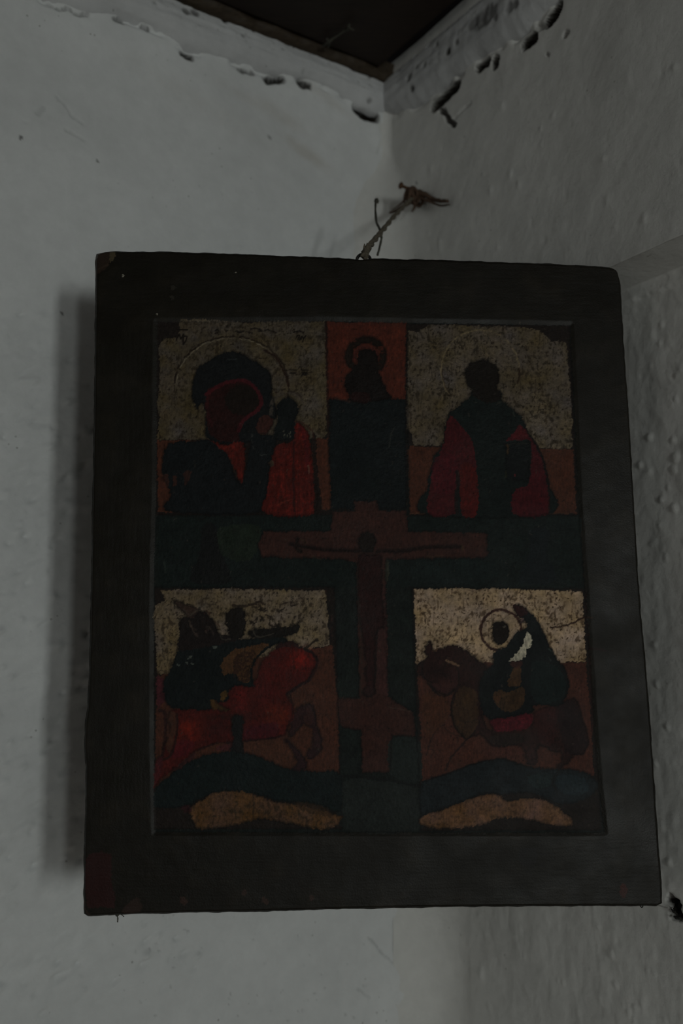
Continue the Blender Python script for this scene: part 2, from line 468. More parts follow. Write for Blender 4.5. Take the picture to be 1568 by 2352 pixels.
feat_right([(1137, 136), (1136, 150)], .0046, .010, .95)
feat_right([(1208, 99), (1222, 88)], .0064, .012, 1.0)
feat_right([(1258, 50), (1272, 32), (1280, 18)], .0062, .012, 1.0)
feat_right([(1235, 64), (1244, 60)], .0035, .005, .5)
feat_right([(1297, 80), (1302, 74)], .0026, .004, .35, gk=.4)
feat_right([(1009, 253), (1020, 258), (1028, 275), (1042, 286)], .0030, .007, .75)
feat_right([(1042, 272), (1062, 252), (1080, 235)], .0018, .0015, 0, gk=.3)
feat_right([(955, 420), (957, 422)], .0015, .001, .2, gk=.5)
feat_right([(1254, 122), (1257, 125)], .0018, .002, .3, gk=.3)
# ragged hole beside the icon's lower corner
feat_right([(1544, 2070), (1549, 2085), (1556, 2102)], .0046, .016, .95, .0032, o=RC); feat_right([(1545, 2104), (1562, 2112)], .0020, .004, .8, .002, o=RC)
# smoother strip just under the overhang, and its chipped edge
edge = SOF_Z - .0105 + .0018 * N[6](Ur / .02, Ur * 0 + 3) + .0010 * N[7](Ur / .006, Ur * 0)
Dr += lowm * .0022 * smooth(Zr, edge - .0010, edge + .0010)
zlr = zlowR(Ur)
Dr -= S_ * .004 * np.exp(-((Zr - zlr) / .0028) ** 2) * smooth(fbm(N[7], Ur / .02 + 3, Zr / .02, 2), -.25, .35)
Dr *= nearR * smooth(Ur, .002, .03)
# plan position: straight part, or the arc that turns into the left wall
K = C2 - off[..., None] * tL * -1.0 * -1.0                      # corner of this course of the wall (moved along the left wall)
ang = np.clip(A_ + 1, 0, 1) * math.pi / 2
# distances from the corner: along the left wall (arc_r side) and along the right wall
along_right = np.where(A_ < 0, FZ * (1 - np.cos(ang)), Ur)
along_left = np.where(A_ < 0, FZ * (1 - np.sin(ang)), 0.0)
lw = (.0026 * fbm(N[0], along_left / .13, Zr / .13, 3))
P = K + along_right[..., None] * dR + (along_left + Dr)[..., None] * nR + (np.where(A_ < 0, lw * (1 - np.sin(ang)) - .0004, 0))[..., None] * nL
co = np.concatenate([P, Zr[..., None]], -1).reshape(-1, 3)
me = np_mesh('wall_right', co, grid_quads(*Ur.shape)[:, ::-1])
set_col(me, 'DirtShade', np.stack([dirt_shadeR, stR, grR], -1).reshape(-1, 3))
link('wall_right', me, M_WALL_R, kind='structure')

# ================================================================== whitewashed cornices under the ceiling
def cornice(name, uvals, zlow_f, base_dir, nrm, seed, spots, mask_fn, proud=1.0):
    q = np.linspace(0, 1, 40)
    Uc, Q = np.meshgrid(uvals, q)
    zl = zlow_f(Uc) + .0016 * fbm(N[seed % 12], Uc / .02, Uc * 0 + seed, 3)
    zt = Z_CEIL + .004 + .002 * fbm(N[(seed + 1) % 12], Uc / .012, Uc * 0 + seed, 3)
    Zc = zl + (zt - zl) * smooth(Q, 0, 1) * .5 + (zt - zl) * Q * .5
    h = -.006 + .015 * np.sin(np.clip(Q * 1.25, 0, 1) * math.pi / 2) ** .6
    h = -.004 + (h + .004) * proud
    h += .003 * np.sin(Q * math.pi * 1.6) - .004 * smooth(Q, .82, 1.0)
    h += .0020 * fbm(N[(seed + 2) % 12], Uc / .05, Q * 1.2, 3) + .0007 * fbm(N[(seed + 3) % 12], Uc / .012, Q * 4, 3)
    dk = np.zeros(Uc.shape); gr = np.zeros(Uc.shape)
    chip = smooth(fbm(N[(seed + 4) % 12], Uc / .014, Q * 2.5, 3), .08, .22) * smooth(Q, .80, .93)
    fl = smooth(fbm(N[(seed + 6) % 12], Uc / .007, Zc / .004, 3), .36, .46) * smooth(Q, .35, .6); h -= .0015 * fl; dk = np.maximum(dk, .45 * fl)
    h += .0012 * fbm(N[(seed + 7) % 12], Uc / .09, Zc / .006, 3)
    h -= .005 * chip; dk = np.maximum(dk, .75 * chip)
    for (x, y, r_, d_, k_) in spots:
        pu, pz, _ = mask_fn(x, y, .008)
        d = np.hypot(Uc - pu + .001 * N[5](Uc / .004, Zc / .004), Zc - pz + .001 * N[6](Uc / .004, Zc / .004))
        m = 1 - smooth(d, r_ * .5, r_ * 1.2); h -= d_ * .6 * m; dk = np.maximum(dk, min(1, k_ * 1.2) * (1 - smooth(d, r_ * .7, r_ * 1.25)))
    P = C2 + Uc[..., None] * base_dir + h[..., None] * nrm
    co = np.concatenate([P, Zc[..., None]], -1).reshape(-1, 3)
    qd = grid_quads(*Uc.shape)
    me = np_mesh(name, co, qd)
    set_col(me, 'DirtShade', np.stack([np.clip(dk, 0, 1), gr, gr], -1).reshape(-1, 3))
    return link(name, me, M_TRIM, kind='structure')
uc = lines(-0.004, 0.50, 0.0016, LEN_L, 20)
cornice('trim_1', uc, zlowL, dL, nL, 1, [(431, 22, .004, .004, .6), (452, 24, .004, .004, .6), (520, 42, .003, .003, .6), (560, 80, .0025, .002, .4), (852, 228, .003, .002, .4), (700, 160, .002, .001, .2)], on_left, .85)
uc = lines(0.004, 0.50, 0.0016, LEN_R, 20)
cornice('trim_2', uc, zlowR, dR, nR, 3, [(1100, 48, .009, .002, .5), (1118, 36, .010, .002, .5), (1085, 55, .006, .002, .5), (1132, 26, .007, .002, .45), (1172, 18, .005, .003, .5), (1185, 10, .004, .003, .5), (1030, 118, .0035, .004, .8), (1000, 100, .003, .002, .4),
        (958, 152, .003, .002, .4), (940, 178, .0035, .003, .6), (945, 202, .0035, .003, .7), (975, 150, .003, .002, .4), (1050, 96, .003, .002, .5), (1140, 40, .003, .002, .5)], on_right)

# ================================================================== ceiling of dark boards
ceil_root = link('ceiling', box_mesh('ceiling', v3(C2 - .05 * nL - .05 * nR, Z_CEIL + .030), v3(dL * (LEN_L + .1), 0), v3(dR * (LEN_R + .1), 0), (0, 0, .02)), M_CEIL, kind='structure')
PW = 0.155; y0 = 0.016; k = 0
plank = None
while y0 < LEN_R:
    wdt = min(PW - .006, LEN_R - y0)
    if plank is None or wdt < PW - .007:
        pm = box_mesh('plank', (0, 0, 0), v3(dL * (LEN_L - .02), 0), v3(dR * wdt, 0), (0, 0, .022), .002)
        pm.materials.append(M_CEIL)
        plank = pm
    o = bpy.data.objects.new('plank', plank); COL.objects.link(o)
    o.location = v3(C2 + dR * y0 + dL * .020, Z_CEIL + .006 + .002 * ((k * 7) % 3 - 1))
    o.parent = ceil_root
    y0 += PW; k += 1
ub = lines(-0.006, 0.50, 0.003, LEN_L - .02, 20); qb = np.linspace(0, 1, 22)
Ub, Qb = np.meshgrid(ub, qb)
pb = np.array([(-.004, .014), (-.003, -.001), (.003, -.003), (.008, -.002), (.012, .003), (.013, .016)])      # section: away from the wall, height
tb = np.linspace(0, 1, len(pb)); ob = np.interp(Qb, tb, pb[:, 0]) + .0045 * fbm(N[2], Ub / .03, Qb * 2, 3); hb = np.interp(Qb, tb, pb[:, 1]) + .0022 * fbm(N[3], Ub / .025, Qb * 3, 3) + .0008 * fbm(N[4], Ub / .05, Qb * 22, 2)
Pb = C2 + Ub[..., None] * dL + ob[..., None] * nL
link('trim_3', np_mesh('trim_3', np.concatenate([Pb, (Z_CEIL + hb)[..., None]], -1).reshape(-1, 3), grid_quads(*Ub.shape)), M_BATTEN, kind='structure')

# ================================================================== the rest of the room, behind the photographer
link('floor', box_mesh('floor', v3(C2 - .1 * dL - .1 * dR, -.03), v3(dL * (LEN_L + .25), 0), v3(dR * (LEN_R + .25), 0), (0, 0, .03)), M_FLOOR, kind='structure')
def wall_with_holes(name, p0, along, out, length, holes, th=0.14):
    """wall from floor to ceiling with rectangular openings: holes = (centre, width, z0, z1)"""
    xs = sorted({0.0, length, *[h[0] - h[1] / 2 for h in holes], *[h[0] + h[1] / 2 for h in holes]})
    zs = sorted({0.0, Z_CEIL + .03, *[h[2] for h in holes], *[h[3] for h in holes]})
    bm = bmesh.new()
    for a, b in zip(xs[:-1], xs[1:]):
        for c_, d_ in zip(zs[:-1], zs[1:]):
            mx, mz = (a + b) / 2, (c_ + d_) / 2
            if any(abs(mx - h[0]) < h[1] / 2 and h[2] < mz < h[3] for h in holes): continue
            vs = [bm.verts.new(v3(p0 + along * i + out * j, k)) for i in (a, b) for j in (0, th) for k in (c_, d_)]
            for f in ((0, 1, 3, 2), (4, 6, 7, 5), (0, 4, 5, 1), (2, 3, 7, 6), (0, 2, 6, 4), (1, 5, 7, 3)): bm.faces.new([vs[i] for i in f])
    bmesh.ops.recalc_face_normals(bm, faces=bm.faces)
    me = bpy.data.meshes.new(name); bm.to_mesh(me); bm.free()
    return link(name, me, M_ROOM, kind='structure')
wall_with_holes('wall_back', C2 + dR * LEN_R - dL * .06, dL, nL, LEN_L + .10, [(a[0] + .06, a[1], a[2], a[3]) for a in WIN])
wall_with_holes('wall_side', C2 + dL * LEN_L - dR * .06, dR, nR, LEN_R + .2, [(DOOR[0] + .06, DOOR[1], DOOR[2], DOOR[3])])
for k, (wp, wd, z0, z1, _p) in enumerate(WIN):
    bm = bmesh.new(); base = C2 + dR * (LEN_R + .03) + dL * wp; t = .022
    def bar(x0, x1, a, b):
        vs = [bm.verts.new(v3(base + dL * i + nL * j, q)) for i in (x0, x1) for j in (0, .03) for q in (a, b)]
        for f in ((0, 1, 3, 2), (4, 6, 7, 5), (0, 4, 5, 1), (2, 3, 7, 6), (0, 2, 6, 4), (1, 5, 7, 3)): bm.faces.new([vs[i] for i in f])
    bar(-wd / 2, -wd / 2 + t, z0, z1); bar(wd / 2 - t, wd / 2, z0, z1); bar(-wd / 2 + t, wd / 2 - t, z0, z0 + t); bar(-wd / 2 + t, wd / 2 - t, z1 - t, z1)
    bar(-wd / 2 + t, wd / 2 - t, (z0 + z1) / 2 - .009, (z0 + z1) / 2 + .009)
    bmesh.ops.recalc_face_normals(bm, faces=bm.faces)
    me = bpy.data.meshes.new('window'); bm.to_mesh(me); bm.free()
    wo = link('window_%d' % (k + 1), me, M_WFRAME, kind='structure')
    for a, b in ((z0 + t, (z0 + z1) / 2 - .009), ((z0 + z1) / 2 + .009, z1 - t)):
        link('pane', box_mesh('pane', v3(base + dL * (-wd / 2 + t) + nL * .013, a), v3(dL * (wd - 2 * t), 0), v3(nL * .003, 0), (0, 0, b - a)), M_GLASS, wo)

# ================================================================== the painted icon
A_I = math.radians(4.6)
nI = np.array([math.sin(A_I), -math.cos(A_I), 0.0])
_r = ray(820, 1340); P0 = CAM + _r / _r[1] * 0.66
def on_icon(px, py, h=0.0):
    r = ray(px, py)
    k = ((P0 - CAM) @ nI) / (r @ nI)
    return CAM + r * np.asarray(k)[..., None] + np.asarray(h)[..., None] * nI
THICK = 0.026
def curve(pts, key):
    pts = np.asarray(pts, float)
    t = pts[:, key]; t = (t - t[0]) / (t[-1] - t[0])
    return lambda s: np.stack([np.interp(s, t, pts[:, 0]), np.interp(s, t, pts[:, 1])], -1)
cT = curve([(220, 580), (240, 575), (262, 574), (380, 575), (480, 577), (560, 580), (650, 584), (740, 587), (800, 590), (825, 593), (880, 590), (905, 592), (960, 592), (1080, 596), (1200, 600), (1300, 604), (1370, 608), (1400, 611), (1413, 616), (1420, 626)], 0)
cB = curve([(190, 2102), (200, 2107), (260, 2104), (420, 2099), (600, 2096), (800, 2090), (1000, 2086), (1200, 2084), (1400, 2083), (1510, 2083), (1524, 2077)], 0)
cL = curve([(220, 580), (218, 600), (216, 800), (214, 950), (211, 1100), (208, 1300), (205, 1450), (202, 1560), (199, 1625), (194, 1655), (191, 1720), (195, 1760), (194, 1850), (191, 1950), (190, 2102)], 1)
cR = curve([(1420, 626), (1427, 650), (1434, 760), (1440, 860), (1447, 950), (1456, 1100), (1462, 1200), (1466, 1280), (1474, 1400), (1484, 1500), (1492, 1600), (1498, 1680), (1504, 1760), (1510, 1860), (1517, 1960), (1523, 2030), (1524, 2077)], 1)
STEP = 2.0
ns, nt_ = int(1300 / STEP), int(1510 / STEP)
s = np.linspace(0, 1, ns); t = np.linspace(0, 1, nt_)
Sg, Tg = np.meshgrid(s, t)
pT, pB, pL, pR = cT(s)[None], cB(s)[None], cL(t)[:, None], cR(t)[:, None]
q00, q10, q01, q11 = cT(0.0), cT(1.0), cB(0.0), cB(1.0)
s_, t_ = Sg[..., None], Tg[..., None]
XY = (1 - t_) * pT + t_ * pB + (1 - s_) * pL + s_ * pR - ((1 - s_) * (1 - t_) * q00 + s_ * (1 - t_) * q10 + (1 - s_) * t_ * q01 + s_ * t_ * q11)
X, Y = XY[..., 0], XY[..., 1]
# small chips along the outer edge
en = 2.2 * fbm(N[3], X / 40, Y / 40, 3)
bx = np.minimum(np.minimum(Sg, 1 - Sg) * 1300, np.minimum(Tg, 1 - Tg) * 1500)

# ---- the picture, worked out as pigment colours on the board's own grid
XW = X + 3.8 * fbm(N[0], X / 17, Y / 17, 3) + 2.6 * N[1](X / 6, Y / 6)
YW = Y + 3.8 * fbm(N[2], X / 17, Y / 17, 3) + 2.6 * N[3](X / 6, Y / 6)
n_big = fbm(N[4], X / 70, Y / 70, 3); n_mid = fbm(N[5], X / 22, Y / 22, 3); n_fin = fbm(N[6], X / 7, Y / 7, 3)
n_v = fbm(N[7], X / 6, Y / 60, 3); n_h = fbm(N[8], X / 60, Y / 5, 3)
RGB = np.zeros(X.shape + (3,)); RGB[:] = (10, 8.4, 5.6)
GILT = np.zeros(X.shape); KEEP = np.zeros(X.shape, bool)
ID = np.zeros(X.shape, int)                                    # 0 = the bare border of the board
def bbox(xs, ys, m):
    S = (X > min(xs) - m) & (X < max(xs) + m) & (Y > min(ys) - m) & (Y < max(ys) + m)
    r = np.where(S.any(1))[0]; c = np.where(S.any(0))[0]
    if len(r) == 0 or len(c) == 0: return None
    return np.s_[r[0]:r[-1] + 1, c[0]:c[-1] + 1]
def inside(px, py, pts):
    m = np.zeros(px.shape, bool); n = len(pts)
    for i in range(n):
        (x1, y1), (x2, y2) = pts[i], pts[(i + 1) % n]
        if y1 == y2: continue
        m ^= ((y1 > py) != (y2 > py)) & (px < (x2 - x1) * (py - y1) / (y2 - y1) + x1)
    return m
def tf(frame, pts):
    ox, oy, sc = frame
    return [(ox + x / sc, oy + y / sc) for x, y in pts]
def toned(c):
    c = np.asarray(c, float)
    mx = c.max(-1, keepdims=True)
    return c * .88 * (1 - .34 * np.clip((mx - 14) / 56, 0, 1) + .16 * np.clip((mx - 74) / 20, 0, 1))
def put(S, m, col, var=.14, a=1.0, tex=None):
    c = np.asarray(col, float)
    v = 1 + var * (n_mid[S] * .9 + n_fin[S] * .8 + (tex[S] if tex is not None else 0))
    c = c * v[..., None]
    k = (m * a)[..., None]
    RGB[S] = RGB[S] * (1 - k) + toned(c) * k; GILT[S] *= 1 - k[..., 0]
def fill(frame, pts, col, pid=None, var=.16, a=1.0, tex=None, warp=1.0):
    p = tf(frame, pts); S = bbox([q[0] for q in p], [q[1] for q in p], 8)
    if S is None: return
    m = inside(X[S] + (XW[S] - X[S]) * warp, Y[S] + (YW[S] - Y[S]) * warp, p)
    put(S, m.astype(float), col, var, a, tex)
    if pid is not None: ID[S][m] = pid
def smoothpoly(pts, n=6):
    pts = np.asarray(pts, float); m = len(pts); out = []
    for i in range(m):
        a, b, c, d = pts[i - 1], pts[i], pts[(i + 1) % m], pts[(i + 2) % m]
        for k in range(n):
            f = k / n
            out.append(tuple(.5 * ((2 * b) + (-a + c) * f + (2 * a - 5 * b + 4 * c - d) * f * f + (-a + 3 * b - 3 * c + d) * f ** 3)))
    return out
def sfill(frame, pts, col, pid=None, **kw): fill(frame, smoothpoly(pts), col, pid, **kw)
def oval(frame, cx, cy, rx, ry, col, pid=None, **kw):
    fill(frame, [(cx + rx * math.cos(q), cy + ry * math.sin(q)) for q in np.linspace(0, 2 * math.pi, 48, endpoint=False)], col, pid, **kw)
def line(frame, pts, wpx, col, a=1.0, pid=None, breakup=0.0, warp=.6, smooth_it=True):
    p = tf(frame, pts)
    if smooth_it and len(p) > 2: p = [tuple(q) for q in spline(p, len(p) * 6)]
    S = bbox([q[0] for q in p], [q[1] for q in p], wpx + 8)
    if S is None: return
    xx = X[S] + (XW[S] - X[S]) * warp; yy = Y[S] + (YW[S] - Y[S]) * warp
    d = seg_dist(xx, yy, p)
    m = np.clip((wpx / 2 - d) / 1.4 + .5, 0, 1)
    if breakup: m = m * smooth(n_mid[S] + .6 * n_fin[S], -breakup, -breakup + .25)
    put(S, m, col, .12, a)
    if pid is not None: ID[S][m > .5] = pid
def glaze(frame, cx, cy, rx, ry, ang, col, a):
    (x, y), = tf(frame, [(cx, cy)]); k = 1 / frame[2]; c_, s_ = math.cos(ang), math.sin(ang)
    u_ = ((XW - x) * c_ + (YW - y) * s_) / (rx * k); v_ = (-(XW - x) * s_ + (YW - y) * c_) / (ry * k)
    m = np.exp(-(u_ * u_ + v_ * v_) ** 1.3) * a * np.clip(.75 + .9 * n_mid + .7 * n_fin, 0, 1)
    RGB[:] = RGB * (1 - m[..., None]) + toned(col) * m[..., None]
def arc(cx, cy, rx, ry, a0, a1, n=40):
    return [(cx + rx * math.cos(math.radians(q)), cy + ry * math.sin(math.radians(q))) for q in np.linspace(a0, a1, n)]
def worn_gold(mask, base=(84, 76, 58), seed=0, dark=(18, 14, 9), amount=1.0, gilt=1.0):
    """gold leaf rubbed down to gesso, with brown specks and scratches"""
    i = N[seed % 12]; j = N[(seed + 5) % 12]
    g = np.asarray(base, float)[None, None] * (1 + .16 * fbm(i, X / 45, Y / 45, 3) + .20 * fbm(j, X / 9, Y / 9, 3))[..., None]
    hue = fbm(N[(seed + 2) % 12], X / 60, Y / 60, 3)[..., None]
    g = g + hue * np.array([-2, -4, -13.])
    pat = fbm(N[(seed + 3) % 12], X / 9, Y / 12, 4) + .45 * fbm(N[(seed + 7) % 12], X / 40, Y / 40, 2)
    k = smooth(pat, .13, .40) * .60 * amount; cl = smooth(fbm(N[(seed + 4) % 12], X / 34, Y / 34, 3), -.28, .22)
    spk = smooth(fbm(N[(seed + 8) % 12], X / 5.6, Y / 6.5, 2), .22, .40) * .85 * amount * cl
    scr = smooth(fbm(N[(seed + 9) % 12], X / 4.5, Y / 36, 2), .34, .5) * .40 * amount
    k = np.maximum(np.maximum(k, spk), scr)[..., None]
    g = g * (1 - k) + np.asarray(dark, float) * k
    RGB[mask] = g[mask]; GILT[mask] = (1 - .8 * k[..., 0])[mask] * gilt; KEEP[mask] = True
def poly_mask(frame, pts, warp=1.0):
    p = tf(frame, pts); return inside(X + (XW - X) * warp, Y + (YW - Y) * warp, p)

PX_ = (0, 0, 1.0)
A = (340, 720, 3.5636); B = (720, 720, 4.9); Cc = (900, 720, 3.4087); Dm = (340, 1140, 1.5373); Ec = (740, 1200, 3.177); Fb = (340, 1330, 3.4087); Gb = (930, 1330, 3.4087)

# border: brown-black paint with brush grain along each side
gr_h = ((Y < 738) | (Y > 1912)); gt = np.where(gr_h, n_h, n_v)
RGB *= (1 + .18 * gt + .25 * n_big)[..., None]
RGB += (np.maximum(0, n_big) * 6)[..., None] * np.array([1.0, .85, .6])
FIELD = [(360, 739), (750, 736), (1310, 746), (1318, 900), (1330, 1170), (1345, 1360), (1362, 1620), (1376, 1800), (1388, 1913), (800, 1913), (356, 1912), (352, 1700), (352, 1350), (358, 1100)]
fm = inside(X + (XW - X) * .5, Y + (YW - Y) * .5, FIELD)
CROSSF = 1; P_TL, P_TC, P_TR, P_BL, P_BR = 2, 3, 4, 5, 6
GREEN = (10.5, 13.4, 12); GREEN2 = (14, 23, 22)
RGB[fm] = (np.asarray(GREEN, float)[None, None] * (1 + .3 * n_mid + .25 * n_fin + .3 * n_big)[..., None])[fm]
ID[fm] = CROSSF
OCH = (66, 34, 22); OCH_P = (58, 33, 27)

# ---- panel rectangles (dark outline first)
def panel(pts, pid, col=(17, 13, 11)):
    fill(PX_, pts, col, pid, warp=.5)
panel([(360, 739), (750, 736), (763, 1182), (357, 1184)], P_TL)
panel([(750, 737), (936, 740), (936, 1168), (760, 1172)], P_TC)
panel([(934, 742), (1309, 746), (1329, 1183), (940, 1184)], P_TR)
panel([(354, 1350), (768, 1348), (786, 1905), (352, 1905)], P_BL)
panel([(946, 1350), (1344, 1352), (1376, 1800), (1382, 1908), (968, 1908)], P_BR)

# ================= upper left: veiled figure with a child
g = poly_mask(A, [(262, 48), (440, 45), (820, 70), (1050, 60), (1448, 62), (1455, 400), (1462, 700), (1458, 1000), (1420, 1020), (1350, 1018), (900, 1030), (400, 1032), (70, 1030), (90, 860), (75, 760), (95, 500), (85, 260), (130, 210), (235, 195), (262, 130), (248, 95)])
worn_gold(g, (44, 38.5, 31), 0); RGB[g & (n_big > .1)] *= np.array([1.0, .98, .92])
fill(A, [(72, 1036), (500, 1036), (500, 1625), (80, 1625)], OCH, var=.2)
fill(A, [(1340, 1015), (1475, 1018), (1500, 1590), (1460, 1610), (1340, 1600)], OCH, var=.2)
line(A, arc(683, 590, 468, 405, 175, 380), 3.6, (20, 14, 10), .9, breakup=.3)
line(A, arc(683, 590, 452, 392, 180, 318), 2.2, (98, 90, 74), .8, breakup=.25)
line(A, arc(690, 600, 435, 378, 195, 345), 1.8, (28, 20, 13), .6, breakup=.1)
line(A, [(960, 300), (1040, 350), (1090, 430), (1125, 500), (1150, 590)], 5.5, (24, 14, 9), .9)
VF, CH = 20, 21
sfill(A, [(362, 600), (375, 510), (420, 430), (500, 385), (560, 345), (650, 312), (720, 312), (800, 345), (880, 395), (950, 430), (1000, 500), (1015, 600), (1005, 660), (1035, 720), (1055, 830), (1000, 880), (930, 960), (900, 1010), (800, 1060), (640, 1060), (500, 1030), (470, 960), (468, 800), (440, 730), (400, 770), (370, 720)], (11, 12, 12.5), VF, var=.25)
sfill(A, [(190, 1060), (330, 1045), (520, 1045), (640, 1140), (720, 1340), (760, 1390), (800, 1280), (830, 1100), (860, 1000), (1030, 1000), (1040, 1090), (1000, 1220), (980, 1400), (950, 1620), (180, 1620), (185, 1480), (120, 1320), (125, 1150), (150, 1090)], (10, 12, 13), VF, var=.3)
sfill(A, [(480, 640), (560, 590), (680, 560), (800, 555), (880, 620), (915, 700), (900, 780), (820, 830), (760, 890), (735, 960), (740, 1040), (620, 1050), (520, 1000), (478, 900)], (24, 9.5, 8.5), VF, var=.3)
oval(A, 765, 705, 140, 125, (15, 10, 8), VF, var=.2)
line(A, [(475, 660), (540, 610), (620, 572), (700, 552), (780, 545), (860, 590), (910, 660), (925, 730), (890, 795), (820, 840), (770, 890), (738, 960)], 8, (72, 17, 22), .8)
line(A, [(500, 650), (480, 720), (490, 820), (520, 920)], 8, (46, 14, 15), .55)
sfill(A, [(520, 1042), (640, 1075), (765, 1045), (795, 1130), (790, 1280), (760, 1385), (705, 1270), (640, 1150)], (74, 19, 13), VF, var=.25)
line(A, [(640, 1130), (680, 1210), (720, 1320), (755, 1385)], 2.2, (62, 50, 38), .55, breakup=.1)
line(A, [(560, 395), (620, 378), (720, 372)], 3.0, (40, 44, 46), .55, breakup=.2)
line(A, [(380, 1200), (385, 1250)], 2.0, (50, 45, 36), .5); line(A, [(232, 1150), (232, 1330), (210, 1470)], 2.0, (56, 34, 27), .5, breakup=.1)
fill(A, [(205, 1330), (240, 1320), (235, 1400), (205, 1420)], (54, 28, 21), VF, a=.8); sfill(A, [(290, 1290), (350, 1300), (320, 1390), (300, 1400)], (40, 20, 15), VF, a=.7)
sfill(A, [(100, 1330), (160, 1320), (165, 1400), (100, 1420)], (62, 31, 23), a=.7)
# child
line(A, arc(1140, 790, 135, 150, 165, 375), 9, (64, 56, 48), .8, breakup=.15)
line(A, [(1010, 660), (1040, 640), (1120, 625), (1200, 640), (1250, 680)], 5, (27, 20, 17), .75, breakup=.15)
sfill(A, [(1055, 760), (1090, 705), (1160, 690), (1212, 720), (1228, 790), (1205, 860), (1205, 920), (1190, 1020), (1040, 1030), (1030, 960), (1060, 880)], (10, 12, 12), CH, var=.3)
sfill(A, [(880, 945), (935, 830), (1005, 850), (1025, 900), (990, 955), (950, 985)], (46, 24, 20), VF, var=.25)
sfill(A, [(1205, 905), (1250, 905), (1310, 970), (1330, 1080), (1352, 1300), (1362, 1632), (955, 1635), (975, 1450), (995, 1250), (1040, 1100), (1090, 1060), (1190, 1040)], (72, 17, 12), CH, var=.3, tex=n_v)
line(A, [(1195, 1050), (1190, 1300), (1195, 1620)], 5, (32, 10, 9), .8); line(A, [(1250, 930), (1290, 1050), (1310, 1300)], 9, (56, 12, 18), .45)
line(A, [(1310, 1240), (1315, 1310)], 3, (86, 66, 50), .7); line(A, [(1060, 1570), (1110, 1540), (1180, 1520)], 3, (98, 36, 24), .6)
sfill(A, [(1340, 1000), (1372, 1020), (1390, 1300), (1425, 1600), (1365, 1610), (1355, 1300)], (17, 11, 9), None, a=.95)
for x, y in ((1105, 990), (1135, 1000), (1160, 978), (1100, 960), (1170, 1010)): oval(A, x, y, 7, 11, (70, 68, 58))
line(A, [(850, 990), (850, 1060), (870, 1110), (920, 1155), (980, 1150)], 2.4, (46, 48, 44), .7, breakup=.1)
line(A, [(1030, 860), (1035, 940), (1020, 1020)], 2.6, (60, 57, 50), .6, breakup=.1)
line(A, [(1200, 880), (1260, 890), (1340, 960), (1350, 1015)], 3, (50, 26, 20), .7); sfill(A, [(985, 1215), (1010, 1200), (1030, 1235), (1000, 1250)], (52, 40, 30), CH)

# ================= upper middle: dark figure on red ground above a block
fill(B, [(152, 88), (1040, 98), (1032, 962), (152, 965)], (70, 29, 19), var=.22)
fill(B, [(150, 90), (1040, 95), (1040, 140), (150, 130)], (60, 27, 19), a=.5)
line(B, [(140, 90), (145, 500), (155, 1000), (170, 1400)], 3, (42, 22, 16), .7)
MF, MB = 22, 23
line(B, arc(590, 480, 195, 190, 150, 395), 15, (16, 11, 8), 1, MF, breakup=.35)
line(B, arc(590, 490, 130, 120, 170, 380), 7, (62, 27, 22), .8)
sfill(B, [(500, 480), (530, 410), (610, 395), (690, 420), (720, 500), (730, 620), (750, 710), (820, 850), (870, 970), (640, 990), (415, 985), (400, 920), (350, 790), (375, 680), (430, 650), (440, 590), (500, 560)], (11, 8, 7), MF, var=.3)
sfill(B, [(420, 900), (560, 880), (640, 930), (620, 990), (440, 985)], (22, 8, 7), MF, a=.8)
fill(B, [(185, 968), (240, 962), (400, 1000), (540, 1000), (700, 985), (870, 962), (1040, 960), (1046, 2200), (195, 2200), (180, 1400)], (9.5, 12.5, 13), MB, var=.3)
line(B, [(255, 955), (300, 965), (405, 990)], 5, (52, 32, 26), .8, smooth_it=False)
line(B, [(905, 1280), (865, 1400), (850, 1500)], 3, (44, 44, 38), .5, breakup=.0)
fill(B, [(15, 1400), (150, 1400), (190, 2190), (90, 2190), (60, 1900), (20, 1600)], OCH, None, var=.2, a=.0)

# ================= upper right: robed figure holding a book
g = poly_mask(Cc, [(130, 135), (200, 140), (280, 92), (400, 80), (620, 96), (900, 97), (1100, 112), (1180, 152), (1240, 212), (1370, 218), (1388, 500), (1410, 700), (1412, 1056), (1160, 1052), (400, 1032), (172, 1030), (150, 930), (112, 900), (118, 600), (125, 300)])
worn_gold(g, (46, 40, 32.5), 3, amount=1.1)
fill(Cc, [(122, 1038), (1420, 1062), (1446, 1566), (142, 1570)], (60, 31, 20), var=.22)
line(Cc, [(118, 130), (140, 500), (150, 900)], 3, (30, 22, 15), .6, breakup=.1)
line(Cc, arc(692, 440, 306, 315, 130, 385), 3.2, (92, 80, 58), .75, breakup=.35)
line(Cc, arc(692, 440, 298, 307, 140, 180), 2.5, (34, 24, 15), .7); line(Cc, [(995, 430), (998, 480), (985, 540)], 4.5, (24, 16, 10), .8)
RF, BK = 24, 25
sfill(Cc, [(440, 810), (480, 760), (560, 690), (620, 640), (640, 600), (840, 600), (870, 690), (950, 745), (1015, 810), (1080, 950), (1140, 1040), (1190, 1160), (1225, 1320), (1235, 1572), (265, 1572), (280, 1350), (300, 1220), (340, 1110), (395, 1030), (415, 900)], (10, 14, 13), RF, var=.3)
sfill(Cc, [(580, 520), (578, 440), (620, 385), (700, 365), (780, 378), (835, 440), (840, 520), (825, 570), (855, 660), (760, 700), (650, 650), (625, 600)], (12, 9, 7), RF, var=.25)
sfill(Cc, [(440, 830), (470, 800), (560, 900), (610, 960), (650, 1080), (665, 1250), (668, 1568), (550, 1570), (540, 1400), (520, 1350), (500, 1420), (490, 1570), (285, 1570), (300, 1350), (330, 1200), (400, 1040), (420, 900)], (50, 13, 15), RF, var=.3)
